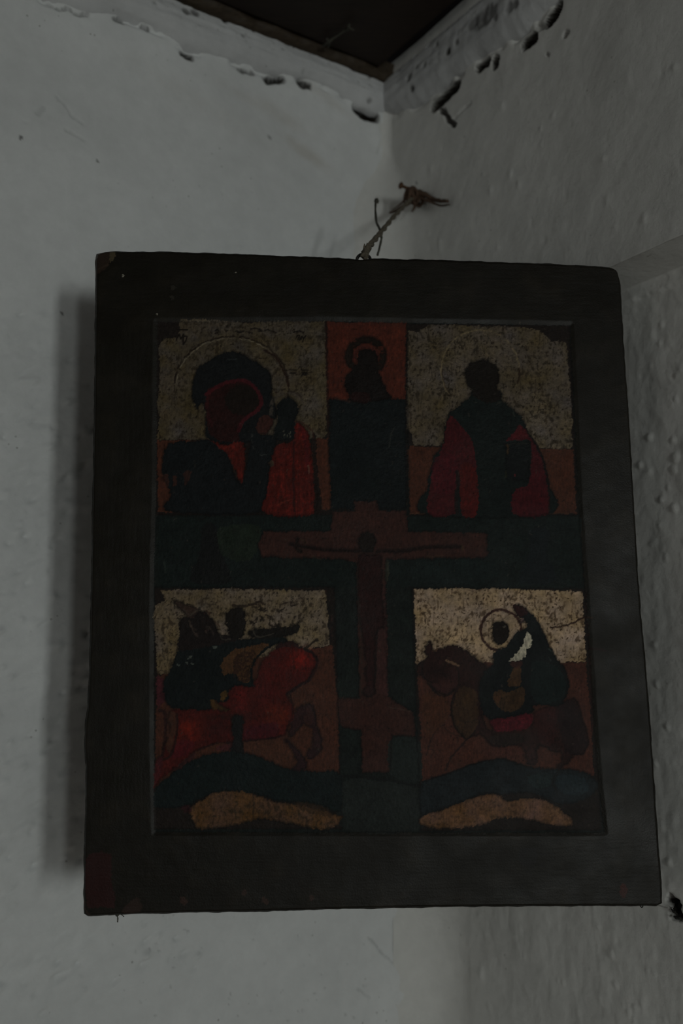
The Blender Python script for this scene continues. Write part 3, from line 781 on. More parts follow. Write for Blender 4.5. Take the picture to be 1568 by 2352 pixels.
sfill(Cc, [(540, 1190), (660, 1235), (668, 1568), (555, 1570)], (64, 14, 12), RF, var=.3); sfill(Cc, [(330, 1150), (480, 1100), (520, 1230), (480, 1400), (330, 1380)], (62, 13, 19), RF, a=.7, var=.3)
sfill(Cc, [(1010, 870), (1080, 960), (1135, 1050), (1185, 1180), (1218, 1350), (1222, 1570), (960, 1572), (955, 1395), (1070, 1315), (1085, 1010), (930, 1000), (900, 985), (960, 930)], (50, 12, 15), RF, var=.3)
sfill(Cc, [(930, 970), (1000, 890), (1065, 965)], (68, 15, 18), RF, a=.8)
line(Cc, [(1090, 960), (1150, 1060), (1200, 1190), (1232, 1350), (1236, 1570)], 4, (14, 10, 9), .9)
line(Cc, [(510, 1240), (520, 1300), (505, 1450), (510, 1560)], 9, (14, 11, 10), .85)
fill(Cc, [(890, 1012), (1080, 1008), (1078, 1290), (1060, 1315), (900, 1298)], (9, 11, 11), BK, var=.25)
line(Cc, [(885, 1020), (1075, 1012)], 2.2, (44, 38, 28), .6); line(Cc, [(900, 1025), (912, 1050), (905, 1095)], 4.5, (62, 42, 20), .8); line(Cc, [(895, 1235), (892, 1280)], 4, (42, 44, 26), .7)
oval(Cc, 962, 1268, 9, 8, (70, 24, 26)); oval(Cc, 1197, 1582, 12, 8, (84, 20, 18))
line(Cc, [(640, 690), (665, 695)], 2.5, (60, 58, 50), .6); line(Cc, [(820, 710), (860, 690), (940, 740), (960, 800)], 3, (50, 48, 40), .5, breakup=.0)
line(Cc, [(1170, 540), (1185, 650), (1205, 760), (1210, 900)], 5, (34, 26, 16), .6, breakup=.1)
line(Cc, [(140, 1566), (260, 1560)], 2.4, (88, 60, 44), .6); line(Cc, [(1235, 1568), (1400, 1562)], 2.4, (80, 52, 38), .6)

# ================= the cross
XC, XF = 26, 27
fill(Dm, [(35, 72), (1530, 76), (1534, 320), (36, 322)], (11, 15.5, 14.2), None, var=.3)
sfill(Dm, [(255, 110), (390, 105), (380, 200), (330, 230), (270, 210), (245, 170)], (19, 25, 17), None, a=.7, var=.4)
sfill(Dm, [(190, 110), (215, 95), (240, 110), (250, 180), (290, 300), (150, 300), (180, 200)], (10, 10, 10), None, a=.85)
line(Dm, [(55, 230), (62, 270)], 4, (34, 40, 34), .5); line(Dm, [(255, 110), (262, 190)], 3, (28, 30, 26), .5)
sfill(Dm, [(1345, 130), (1385, 110), (1420, 130), (1410, 200), (1440, 300), (1310, 300), (1350, 190)], (11, 14, 16), None, a=.7)
line(Dm, arc(1385, 140, 38, 42, 180, 360), 2.0, (28, 32, 30), .5, breakup=.1)
sfill(Dm, [(950, 235), (1200, 230), (1210, 300), (960, 300)], (15, 21, 20.5), None, a=.55, tex=n_h)
CR = (40, 22, 18)
fill(PX_, [(814, 1151), (866, 1151), (871, 1172), (934, 1173), (938, 1220), (1120, 1224), (1121, 1277), (1110, 1281), (888, 1284), (886, 1330), (890, 1480), (892, 1602), (950, 1637), (956, 1692), (902, 1690), (896, 1775), (832, 1776), (829, 1680), (780, 1668), (774, 1603), (826, 1605), (822, 1450), (818, 1290), (780, 1284), (600, 1279), (592, 1250), (606, 1221), (760, 1219), (763, 1174), (814, 1172)], CR, XC, var=.24)
fill(PX_, [(886, 1330), (890, 1480), (892, 1602), (868, 1590), (862, 1400)], (46, 25, 23), XC, var=.2, a=.8)
sfill(Ec, [(268, 245), (340, 235), (425, 245), (436, 380), (440, 520), (455, 760), (400, 785), (388, 960), (385, 1200), (330, 1210), (315, 1000), (290, 780), (258, 620), (265, 450)], (24, 10, 9), XF, var=.22)
oval(Ec, 330, 145, 62, 78, (15, 11, 9), XF)
line(Ec, [(400, 790), (392, 1000), (384, 1190)], 3, (15, 10, 9), .8)
oval(Ec, 345, 1235, 45, 40, (26, 14, 13), XF)
line(Dm, [(500, 168), (560, 180), (640, 190), (745, 192)], 5, (20, 11, 9), .9, XF); line(Dm, [(530, 150), (520, 175), (540, 195)], 5, (20, 12, 9), .8, XF)
line(Dm, [(810, 194), (900, 192), (1000, 180), (1100, 178)], 6, (20, 11, 9), .9, XF)
line(Dm, [(580, 212), (610, 222)], 5, (66, 46, 34), .7); line(Dm, [(985, 213), (1040, 210)], 4, (54, 38, 26), .7); line(Dm, [(1108, 172), (1112, 190)], 5, (48, 36, 20), .7); line(Dm, [(540, 150), (560, 162)], 4, (50, 38, 26), .6)
line(Ec, [(255, 280), (255, 500), (280, 760), (285, 1260)], 2.4, (30, 30, 24), .6, breakup=.1); line(Ec, [(475, 480), (480, 800), (480, 1320)], 2.6, (36, 36, 30), .6, breakup=.1)
sfill(Ec, [(458, 285), (490, 290), (485, 400), (465, 430)], (44, 42, 32), None, a=.7)
line(Ec, [(105, 1275), (290, 1290)], 2.4, (58, 34, 28), .6); line(Ec, [(485, 1345), (600, 1370), (660, 1388)], 2.6, (62, 50, 42), .6)
sfill(Ec, [(150, 1900), (400, 1880), (715, 1940), (718, 2235), (155, 2235)], (20, 23, 21.5), None, var=.2, a=.9)
sfill(Ec, [(500, 1590), (715, 1600), (718, 1880), (505, 1840)], (18, 22.5, 21), None, a=.85)
line(Ec, [(140, 1850), (400, 1870), (720, 1930)], 6, (9, 10, 10), .8); line(Ec, [(510, 1600), (515, 1840)], 2.2, (38, 38, 32), .5, breakup=.1)

# ================= lower left: rider on a red horse
g = poly_mask(Fb, [(100, 88), (640, 72), (1000, 86), (1388, 88), (1408, 300), (1420, 520), (1300, 535), (1230, 575), (1000, 640), (400, 640), (240, 640), (215, 640), (190, 700), (150, 745), (72, 745), (60, 500), (40, 310), (60, 200), (130, 170)])
worn_gold(g, (56, 48, 38), 6, (19, 14, 9))  # base lighter than the upper panels: part paint tone, part window sheen painted in
fill(Fb, [(70, 760), (300, 700), (1230, 560), (1440, 520), (1480, 900), (1500, 1525), (1100, 1500), (700, 1440), (300, 1500), (50, 1640)], (60, 32, 22), var=.22)
fill(Fb, [(64, 760), (122, 770), (135, 950), (70, 1025)], (58, 24, 28), var=.2)
HO, RI, HI, GR = 28, 29, 30, 31
HR = (58, 15, 12)
sfill(Fb, [(830, 800), (880, 680), (930, 600), (1010, 545), (1100, 520), (1200, 540), (1290, 580), (1322, 650), (1290, 725), (1250, 795), (1170, 845), (1092, 900), (1132, 980), (1140, 1070), (1090, 1180), (1040, 1235), (760, 1272), (540, 1285), (400, 1335), (330, 1390), (230, 1470), (110, 1560), (45, 1640), (50, 1480), (110, 1350), (170, 1200), (160, 1080), (200, 1020), (480, 1010), (560, 840), (700, 820)], HR, HO, var=.3)
glaze(Fb, 1190, 630, 110, 80, -.4, (96, 18, 11), .9); glaze(Fb, 1000, 740, 130, 70, -1.0, (72, 15, 12), .8); glaze(Fb, 930, 880, 60, 130, 0, (64, 15, 15), .7)
glaze(Fb, 1010, 1080, 110, 100, 0, (84, 28, 14), .85)
glaze(Fb, 330, 1190, 100, 85, -.3, (96, 22, 10), .9); glaze(Fb, 520, 1170, 160, 60, 0, (30, 11, 10), .7); glaze(Fb, 640, 1080, 200, 30, 0, (22, 11, 9), .8)
sfill(Fb, [(230, 1270), (360, 1280), (300, 1380), (180, 1400)], (70, 14, 22), HO, a=.6); glaze(Fb, 725, 940, 60, 90, 0, (82, 17, 15), .8)
sfill(Fb, [(780, 1180), (1000, 1120), (1000, 1230), (760, 1265)], (50, 13, 18), HO, a=.6)
sfill(Fb, [(1000, 545), (1060, 480), (1150, 500), (1210, 545), (1100, 525)], (28, 13, 12), HO)
line(Fb, [(1230, 550), (1290, 580), (1325, 650), (1295, 730), (1250, 800), (1170, 845), (1090, 900)], 7, (24, 12, 12), .85); line(Fb, [(1235, 545), (1300, 490), (1330, 475)], 5, (24, 18, 12), .9)
line(Fb, [(1110, 905), (1135, 990), (1125, 1080), (1085, 1180)], 4, (26, 11, 10), .7); line(Fb, [(1040, 1235), (760, 1275), (540, 1288), (400, 1338)], 4, (24, 11, 10), .7)
sfill(Fb, [(1140, 1070), (1190, 1000), (1275, 980), (1312, 1070), (1322, 1150), (1355, 1230), (1360, 1330), (1290, 1405), (1240, 1385), (1275, 1310), (1295, 1210), (1240, 1120), (1185, 1175), (1100, 1235)], (30, 16, 16), HO, var=.25)
sfill(Fb, [(1260, 1000), (1300, 1080), (1260, 1150), (1220, 1110)], (48, 24, 20), HO, a=.5)
sfill(Fb, [(1078, 1260), (1160, 1330), (1222, 1400), (1232, 1490), (1120, 1495), (1172, 1430)], (28, 15, 16), HO)
sfill(Fb, [(140, 1050), (190, 1035), (218, 1070), (212, 1200), (185, 1320), (165, 1370), (142, 1270)], (56, 31, 22), None)
line(Fb, [(225, 1050), (225, 1200), (180, 1370), (120, 1420)], 5, (20, 11, 9), .8); line(Fb, [(90, 1030), (130, 1060), (130, 1280), (90, 1450)], 8, (20, 10, 10), .7)
sfill(Fb, [(55, 1440), (100, 1390), (110, 1480), (55, 1610)], (64, 22, 26), HO, a=.7)
sfill(Fb, [(200, 1500), (260, 1430), (370, 1360), (330, 1440), (250, 1500)], (52, 26, 24), None)
sfill(Fb, [(540, 1320), (650, 1285), (665, 1340), (560, 1350)], (58, 26, 26), None); sfill(Fb, [(730, 1320), (760, 1280), (1000, 1255), (1060, 1290), (1150, 1400), (1150, 1470), (1080, 1470), (900, 1390)], (62, 35, 24), None, var=.2)
glaze(Fb, 860, 1180, 160, 50, -.2, (50, 14, 22), .7)
# rider
sfill(Fb, [(200, 650), (232, 560), (300, 480), (560, 475), (760, 470), (900, 470), (1040, 450), (1090, 480), (960, 530), (840, 640), (820, 760), (830, 840), (700, 830), (640, 870), (610, 960), (500, 960), (480, 1025), (210, 1012), (140, 960), (120, 810), (170, 720)], (9, 12, 12), RI, var=.3)
sfill(Fb, [(240, 470), (250, 330), (330, 290), (420, 250), (500, 310), (560, 430), (640, 440), (690, 480), (300, 560), (230, 540)], (15, 11, 10), RI, var=.35)
sfill(Fb, [(600, 300), (645, 235), (725, 222), (762, 290), (745, 440), (650, 460)], (13, 10, 8), RI)
sfill(Fb, [(200, 175), (280, 190), (400, 240), (340, 300), (270, 260)], (34, 23, 19), RI, a=.85, var=.4)
sfill(Fb, [(800, 400), (1150, 365), (1162, 260), (1180, 400), (1060, 450), (850, 470)], (12, 10, 8), RI)
for k in range(26):
    x0, y0 = rng.uniform(790, 1150), rng.uniform(190, 390)
    line(Fb, [(x0, y0), (x0 + rng.uniform(-40, 40), y0 + rng.uniform(-30, 30)), (x0 + rng.uniform(-30, 60), y0 + rng.uniform(-30, 40))], rng.uniform(2.5, 5), (19, 14, 10), .85, breakup=.2)
for k in range(16):
    x0, y0 = rng.uniform(250, 560), rng.uniform(220, 460)
    line(Fb, [(x0, y0), (x0 + rng.uniform(20, 60), y0 + rng.uniform(30, 80))], rng.uniform(2, 3.6), random.choice([(60, 50, 42), (48, 24, 20), (54, 46, 40)]), .6, breakup=.1)
line(Fb, [(330, 285), (400, 230), (440, 200)], 4, (62, 56, 46), .7); line(Fb, [(320, 330), (350, 400), (385, 450)], 4, (62, 50, 42), .7); line(Fb, [(560, 430), (580, 470), (640, 470)], 3, (72, 68, 58), .6)
line(Fb, [(820, 400), (850, 450), (920, 445), (980, 425)], 3, (68, 62, 52), .7)
line(Fb, [(660, 205), (760, 210), (860, 180), (900, 190)], 5, (22, 15, 11), .8); line(Fb, [(960, 210), (1080, 190), (1160, 170), (1230, 130)], 6, (24, 17, 12), .8, breakup=.15)
sfill(Fb, [(565, 690), (600, 620), (670, 560), (760, 530), (900, 505), (945, 510), (860, 590), (820, 650), (800, 720), (790, 810), (720, 800), (670, 740), (600, 745)], (66, 42, 23), RI, var=.3)
m_ = poly_mask(Fb, smoothpoly([(690, 600), (840, 560), (800, 700), (790, 800), (700, 800), (660, 740)])) & (n_fin + .4 * n_mid > -.12)
RGB[m_] = RGB[m_] * .3 + np.array([20, 11, 8]) * .7
sfill(Fb, [(490, 950), (530, 960), (570, 995), (640, 1030), (580, 1030), (500, 1010)], (66, 44, 20), RI); sfill(Fb, [(565, 895), (600, 880), (622, 905), (590, 955), (570, 945)], (72, 50, 22), RI)
for x, y, r_ in ((318, 610, 18), (350, 655, 8), (305, 655, 7), (235, 670, 10), (520, 538, 14)): oval(Fb, x, y, r_, r_ * .8, (66, 70, 64), RI)
oval(Fb, 310, 602, 12, 12, (14, 16, 15), RI)
sfill(Fb, [(660, 1090), (740, 1080), (735, 1240), (745, 1380), (650, 1370), (665, 1240)], (13, 13, 13), RI, var=.3)
# hill and strip of ground
sfill(Fb, [(45, 1680), (130, 1570), (220, 1505), (350, 1420), (540, 1362), (760, 1362), (950, 1430), (1110, 1492), (1300, 1510), (1500, 1530), (1502, 1815), (1300, 1765), (1000, 1735), (830, 1680), (600, 1662), (430, 1712), (300, 1775), (60, 1790)], (10, 15, 15), HI, var=.3)
gm = poly_mask(Fb, smoothpoly([(338, 1870), (320, 1800), (430, 1725), (520, 1672), (700, 1662), (850, 1692), (1000, 1745), (1200, 1775), (1480, 1850), (1525, 1870), (1440, 1950), (1300, 1955), (1100, 1915), (880, 1882), (700, 1922), (480, 1958), (400, 1958)]))
worn_gold(gm, (46, 31, 19), 8, (18, 14, 8), .9, .3); ID[gm] = GR
sfill(Fb, [(1150, 1740), (1400, 1790), (1420, 1860), (1200, 1810)], (36, 24, 14), GR, a=.6); line(Fb, [(820, 1690), (830, 1780), (820, 1880)], 2.5, (20, 14, 9), .7)
oval(Fb, 300, 1800, 40, 35, (34, 13, 15), None, a=.8); line(Fb, [(1390, 90), (1430, 200), (1440, 500)], 3, (52, 26, 22), .5, breakup=.1)

# ================= lower right: rider on a dark horse
g = poly_mask(Gb, [(66, 76), (700, 71), (1390, 96), (1402, 300), (1418, 645), (1250, 648), (800, 640), (640, 660), (540, 640), (120, 655), (88, 670), (85, 400)])
worn_gold(g, (75, 63, 50), 2, (27, 18, 10))  # lightest gold: sheen towards lower right put into the base, besides paint tone
fill(Gb, [(95, 680), (300, 650), (1418, 652), (1450, 1000), (1482, 1540), (1000, 1500), (700, 1430), (140, 1600), (120, 1100)], (58, 31, 23), var=.2)
DH, DR, DHI, DG = 32, 33, 34, 35
DB = (26, 13, 11)
sfill(Gb, [(110, 690), (165, 620), (160, 560), (180, 500), (212, 490), (240, 560), (360, 520), (450, 540), (540, 610), (650, 700), (610, 800), (590, 960), (620, 1100), (690, 1190), (1000, 1080), (1180, 990), (1330, 940), (1395, 1100), (1440, 1250), (1405, 1365), (1300, 1390), (1230, 1480), (1200, 1470), (1240, 1375), (1160, 1350), (1050, 1310), (1035, 1450), (960, 1440), (910, 1310), (690, 1310), (600, 1220), (520, 1240), (440, 1210), (390, 1140), (370, 1000), (400, 850), (350, 905), (250, 890), (190, 810), (125, 760)], DB, DH, var=.28)
sfill(Gb, [(425, 860), (540, 860), (575, 1000), (560, 1150), (500, 1245), (440, 1215), (392, 1145), (372, 1000)], (40, 26, 16), DH, var=.25)
sfill(Gb, [(340, 700), (400, 700), (415, 800), (350, 890), (250, 880), (210, 820), (330, 820)], (38, 20, 19), DH, a=.75); sfill(Gb, [(200, 560), (260, 540), (300, 545), (240, 565)], (60, 40, 26), None, a=.8)
line(Gb, [(325, 640), (370, 655), (420, 680)], 5.5, (92, 70, 52), .85)
line(Gb, [(410, 690), (425, 800), (380, 920), (362, 1010), (385, 1140), (450, 1230), (500, 1250), (550, 1190)], 3.4, (17, 12, 10), .85); line(Gb, [(430, 1110), (500, 1120), (560, 1100)], 3, (22, 16, 11), .7)
line(Gb, [(310, 1140), (250, 1180), (200, 1270), (170, 1380)], 3, (24, 15, 12), .8); line(Gb, [(490, 1250), (440, 1310), (360, 1400), (320, 1500)], 4, (22, 14, 12), .85); line(Gb, [(200, 800), (240, 880), (300, 900), (370, 900)], 3, (20, 14, 12), .7)
line(Gb, [(300, 1150), (350, 1200), (440, 1230)], 3, (26, 17, 13), .7); line(Gb, [(180, 1330), (230, 1350), (200, 1400)], 3, (24, 15, 12), .7)
sfill(Gb, [(150, 900), (310, 910), (350, 1040), (300, 1130), (180, 1240), (140, 1100)], (56, 32, 19), None, a=.6)
sfill(Gb, [(1010, 1060), (1170, 1010), (1180, 1150), (1160, 1300), (1060, 1280)], (34, 14, 13), DH, a=.7)
sfill(Gb, [(1190, 1000), (1320, 960), (1400, 1150), (1420, 1320), (1280, 1370), (1220, 1200)], (19, 12, 12), DH, a=.7)
sfill(Gb, [(680, 1230), (900, 1210), (900, 1290), (700, 1300)], (22, 17, 14), DH, a=.7)
glaze(Gb, 250, 720, 110, 60, .5, (20, 11, 10), .9); glaze(Gb, 330, 830, 70, 60, .3, (46, 24, 20), .8); glaze(Gb, 480, 1010, 50, 120, 0, (46, 33, 17), .5); glaze(Gb, 600, 740, 60, 120, -.4, (20, 12, 11), .9)
glaze(Gb, 1120, 1120, 90, 140, 0, (36, 15, 14), .7); glaze(Gb, 820, 1250, 160, 40, 0, (20, 14, 12), .8); glaze(Gb, 1300, 1150, 80, 190, 0, (18, 12, 12), .8); glaze(Gb, 820, 1360, 180, 40, 0, (62, 33, 30), .6)
line(Gb, [(150, 640), (135, 720), (170, 800), (215, 860), (260, 905), (330, 915), (390, 870)], 3.2, (15, 10, 9), .85); line(Gb, [(330, 650), (300, 720), (330, 780)], 2.6, (15, 10, 9), .6)
# halo, head, cloak
line(Gb, arc(752, 400, 158, 158, 95, 400), 6, (34, 17, 13), .9, breakup=.5)
sfill(Gb, [(860, 220), (900, 200), (955, 235), (1040, 330), (1110, 480), (1190, 620), (1270, 730), (1285, 860), (1240, 960), (1180, 1000), (1010, 985), (1000, 1050), (830, 1100), (650, 1090), (600, 1010), (580, 840), (620, 740), (690, 670), (690, 600), (720, 560), (800, 520), (850, 440), (920, 400), (960, 350), (900, 300)], (10, 12, 12), DR, var=.3)
sfill(Gb, [(680, 400), (700, 345), (760, 330), (805, 370), (815, 440), (780, 500), (740, 520), (700, 480)], (14, 10, 8), DR)
sfill(Gb, [(850, 225), (880, 200), (960, 230), (950, 280), (890, 290)], (28, 13, 12), DR)
oval(Gb, 775, 375, 9, 12, (62, 56, 48)); fill(Gb, [(900, 315), (925, 300), (935, 330), (910, 355)], (84, 66, 62), DR)
fill(Gb, [(955, 408), (1000, 465), (990, 520), (955, 560), (940, 605), (905, 640), (810, 642), (880, 580), (930, 500)], (142, 135, 118), None, var=.2)
sfill(Gb, [(840, 720), (870, 690), (905, 700), (905, 820), (860, 840), (805, 830)], (54, 36, 21), DR, var=.4)
sfill(Gb, [(690, 920), (745, 860), (800, 890), (930, 850), (925, 980), (830, 1042), (740, 1010)], (44, 30, 18), DR, var=.45)
fill(Gb, [(690, 930), (735, 900), (745, 870), (755, 930), (735, 985)], (64, 40, 24), DR)
sfill(Gb, [(830, 650), (920, 645), (910, 690), (840, 690)], (48, 24, 20), DR, a=.8)
sfill(Gb, [(1000, 650), (1200, 700), (1260, 860), (1180, 960), (1010, 950)], (12, 19, 18), DR, a=.7)
line(Gb, [(1125, 545), (1160, 580)], 3, (50, 56, 50), .6); line(Gb, [(1130, 610), (1145, 640)], 2.4, (44, 50, 46), .5)
sfill(Gb, [(668, 1105), (800, 1085), (940, 1055), (1000, 1070), (970, 1160), (860, 1190), (720, 1190), (680, 1150)], (66, 16, 22), DH, var=.3)
for y in (1110, 1140, 1165): line(Gb, [(700, y), (820, y - 6), (960, y - 22)], 2.5, (88, 20, 30), .5, breakup=.1)
# hill and strip of ground
sfill(Gb, [(130, 1595), (270, 1550), (400, 1500), (560, 1445), (750, 1412), (900, 1452), (1000, 1480), (1300, 1492), (1440, 1532), (1508, 1600), (1490, 1670), (1400, 1725), (1250, 1765), (1080, 1705), (950, 1672), (800, 1685), (600, 1685), (450, 1745), (300, 1795), (130, 1840)], (15, 18.5, 20), DHI, var=.25, tex=n_h)
sfill(Gb, [(950, 1560), (1050, 1520), (1150, 1530), (1140, 1620), (1020, 1630)], (23, 31, 31), DHI, a=.7); sfill(Gb, [(1200, 1540), (1400, 1560), (1440, 1640), (1350, 1700), (1210, 1660)], (21, 30, 33), DHI, a=.7)
line(Gb, [(140, 1590), (400, 1500), (560, 1443), (750, 1410), (900, 1450), (1000, 1480)], 3, (8, 9, 10), .8); line(Gb, [(1210, 1500), (1160, 1580), (1190, 1680)], 6, (13, 14, 14), .7)
sfill(Gb, [(1240, 1380), (1320, 1390), (1290, 1430), (1240, 1470), (1210, 1500), (1195, 1490)], (26, 14, 12), DH)
gm = poly_mask(Gb, smoothpoly([(120, 1868), (300, 1805), (480, 1735), (620, 1692), (750, 1700), (800, 1745), (920, 1722), (1050, 1722), (1180, 1772), (1260, 1842), (1308, 1872), (1300, 1935), (1150, 1925), (1000, 1892), (860, 1872), (700, 1885), (620, 1922), (400, 1955), (160, 1945)]))
worn_gold(gm, (52, 36, 25), 4, (22, 16, 10), .6, .3); ID[gm] = DG
line(Gb, [(1140, 380), (1220, 370), (1300, 350), (1360, 320), (1400, 300), (1470, 302)], 4, (30, 17, 10), .9); line(Gb, [(1450, 545), (1500, 548), (1570, 562)], 5, (18, 8, 7), .9)
line(Gb, [(1415, 100), (1420, 300), (1445, 600), (1470, 1200)], 3.5, (40, 15, 13), .6, breakup=.15)

# wear over everything: rubbed specks, bare chips on the border
for k in range(520):
    x, y = rng.uniform(365, 1365), rng.uniform(745, 1905)
    line(PX_, [(x, y), (x + rng.uniform(-4, 4), y + rng.uniform(-6, 6))], rng.uniform(1.2, 2.6), random.choice([(12, 9, 7), (12, 9, 7), (58, 50, 42)]), rng.uniform(.35, .8), smooth_it=False)
wn = 1 + .26 * fbm(N[9], X / 6, Y / 9, 3) + .20 * fbm(N[10], X / 3.2, Y / 22, 2) + .14 * fbm(N[11], X / 30, Y / 30, 2)
RGB *= np.where(fm, 1 + (wn - 1) * (1 - .65 * GILT), 1)[..., None]
eg = np.zeros(X.shape, bool); eg[:-1, :] |= ID[:-1, :] != ID[1:, :]; eg[:, :-1] |= ID[:, :-1] != ID[:, 1:]
e2 = eg.astype(float)
for _ in range(2): e2 = (e2 + np.roll(e2, 1, 0) + np.roll(e2, -1, 0) + np.roll(e2, 1, 1) + np.roll(e2, -1, 1)) / 3.2
RGB *= (1 - .38 * np.clip(e2, 0, 1) * (fm & (n_mid > -.25)))[..., None]                 # dark contour strokes round the figures
fk = smooth(fbm(N[2], X / 5.5 + 7, Y / 8, 3), .40, .50) * fm * (1 - GILT)
RGB = RGB * (1 - .45 * fk[..., None])
fl_ = smooth(fbm(N[5], X / 4.2 + 3, Y / 7 + 9, 2), .50, .58) * fm * (GILT < .2) * smooth(n_big, -.1, .3)
RGB = RGB * (1 - .4 * fl_[..., None]) + np.array([40, 34, 28]) * .4 * fl_[..., None]
# lettering on the gold
INK = (11, 8, 6)
for st in ([(230, 210), (255, 165), (265, 205), (290, 165), (285, 250)], [(285, 195), (300, 180), (318, 185), (310, 215), (290, 250)], [(245, 128), (322, 130)],
           [(1215, 190), (1220, 175), (1240, 178), (1225, 210), (1240, 212), (1244, 195)], [(1255, 185), (1252, 210)], [(1262, 182), (1270, 205), (1290, 180)], [(1272, 205), (1265, 228)], [(1190, 150), (1230, 140), (1275, 150)],
           [(1155, 458), (1215, 460)], [(1162, 485), (1205, 486)], [(1255, 460), (1310, 460)], [(1258, 480), (1280, 500)], [(1280, 478), (1256, 506)], [(1290, 480), (1290, 500)], [(1300, 478), (1302, 492)]):
    line(A, st, 3.0, INK, 1.0, warp=.1, smooth_it=False)
for x0, x1, y in ((550, 580, 135), (620, 760, 145), (550, 575, 160), (640, 700, 100), (730, 850, 150), (820, 960, 130), (900, 1050, 140)): line(A, [(x0, y), ((x0 + x1) / 2, y - 8), (x1, y + 10)], 3.4, INK, .8, breakup=.1)
fill(PX_, [(214, 572), (262, 572), (252, 600), (246, 612), (236, 622), (216, 634)], (26, 19, 14), 0)
fill(PX_, [(251, 576), (262, 576), (265, 588), (262, 598), (254, 604), (251, 592)], (62, 54, 38), 0)
line(PX_, [(226, 618), (238, 612), (248, 605)], 2.5, (44, 34, 25), .8); fill(PX_, [(212, 570), (233, 574), (230, 583), (222, 592), (214, 594)], (70, 66, 62), 0, var=.4)
fill(PX_, [(196, 1975), (208, 1962), (235, 1956), (255, 1962), (256, 2030), (264, 2060), (262, 2085), (200, 2085), (194, 2040)], (27, 11, 10), 0, var=.15)
line(PX_, [(193, 2070), (196, 2090), (206, 2103)], 4, (52, 38, 32), .7); sfill(PX_, [(280, 2090), (310, 2064), (322, 2068), (322, 2095), (285, 2100)], (28, 19, 15), 0)
for x, y in ((424, 2072), (418, 2068), (606, 2066), (611, 2072), (716, 2062), (560, 2050)): oval(PX_, x, y, 6, 7, (36, 24, 19))
oval(PX_, 1432, 2047, 9, 17, (40, 16, 11)); oval(PX_, 1212, 1968, 24, 22, (11, 10, 9), a=.85)
for x, y in ((398, 662), (395, 683)): oval(PX_, x, y, 5, 5, (27, 25, 20))
for x, y in ((542, 627), (361, 721), (283, 632)): oval(PX_, x, y, 1.8, 1.8, (110, 106, 96))

# ---- relief of the board
fd = np.full(X.shape, 99.0)
FP = FIELD + [FIELD[0]]
fd = seg_dist(X, Y, FP); sd = np.where(inside(X, Y, FIELD), -fd, fd)
H = -.0009 * (1 - smooth(sd, -4, 14))
H -= .0024 * (1 - smooth(bx, 0, 7)) ** 1.6
H += .00005 * gt * (sd > 3) + .00010 * n_fin * (sd <= 3) + .00022 * n_big
H += np.where(bx < 5, .0, 0)
XYe = X + 0; 
jit = np.exp(-bx / 5.0)
Xp = X + en * jit * np.where(Sg < .5, 1, -1) * (np.minimum(Sg, 1 - Sg) * 1300 < 20)
Yp = Y + en * jit * np.where(Tg < .5, 1, -1) * (np.minimum(Tg, 1 - Tg) * 1500 < 20)
VP = on_icon(Xp, Yp, H).reshape(-1, 3)
KPIG = 3.8                                                    # pigment: photographed tone -> reflectance under this room's light
ALB = np.clip(s2l(np.clip(RGB, 3, 235)) * KPIG, .004, .85).reshape(-1, 3)

def pigment(name, rough, spec, bump):
    m, nt, b = new_mat(name)
    at = nd(nt, 'ShaderNodeAttribute', attribute_name='Pigment')
    tc = nt.nodes.new('ShaderNodeTexCoord')
    n = noise(nt, 900, 3, .7, tc.outputs['Object']); n2 = noise(nt, 26, 4, .6, tc.outputs['Object'])
    r = ramp(nt, n.outputs[0], [(.3, (.80, .80, .80)), (.7, (1.12, 1.12, 1.12))])
    c = mixc(nt, 'MULTIPLY', 1.0, at.outputs['Color'], r.outputs[0])
    nt.links.new(c, b.inputs['Base Color'])
    ag = nd(nt, 'ShaderNodeAttribute', attribute_name='Gilt')
    mg = nd(nt, 'ShaderNodeMath', operation='MULTIPLY'); mg.inputs[1].default_value = .45
    nt.links.new(ag.outputs['Fac'], mg.inputs[0]); nt.links.new(mg.outputs[0], b.inputs['Metallic'])
    rr = ramp(nt, n2.outputs[0], [(.3, (rough - .08,) * 3), (.7, (rough + .10,) * 3)])
    nt.links.new(rr.outputs[0], b.inputs['Roughness']); b.inputs['Specular IOR Level'].default_value = spec
    bp = nd(nt, 'ShaderNodeBump', Strength=bump, Distance=.0004)
    nt.links.new(n.outputs[0], bp.inputs['Height']); nt.links.new(bp.outputs[0], b.inputs['Normal'])
    return m
M_PAINT = pigment('tempera_paint', .5, .09, .4)
M_BOARD = pigment('varnished_dark_board', .43, .155, .35)

base = on_icon(857, 2090, -.013)
icon = empty('painted_icon', base, 'dark wooden icon with five painted scenes and a cross, hung across the wall corner', 'icon')
Q = grid_quads(nt_, ns)
cell = ID[:-1, :-1].reshape(-1)
def part(name, pid, mat, parent, label=None, extra=None):
    q = Q[cell == pid]
    if len(q) == 0: return None
    ids, inv = np.unique(q, return_inverse=True)
    co, col = VP[ids], ALB[ids]
    qq = inv.reshape(-1, 4)
    if extra is not None:
        lut = np.full(len(VP), -1); lut[ids] = np.arange(len(ids))
        co, col, qq = extra(co, col, qq, lut)
    me = np_mesh(name, co, qq[:, ::-1])
    set_col(me, 'Pigment', col)
    gl = np.zeros(len(co)); gl[:len(ids)] = GILT.reshape(-1)[ids]
    set_col(me, 'Gilt', np.repeat(gl[:, None], 3, 1))
    o = link(name, me, mat, None, label)
    if parent is icon: attach(o, icon)
    else:
        o.parent = parent
        o.matrix_parent_inverse = icon.matrix_world.inverted() if False else parent.matrix_world.inverted()
    bpy.context.view_layer.update()
    return o
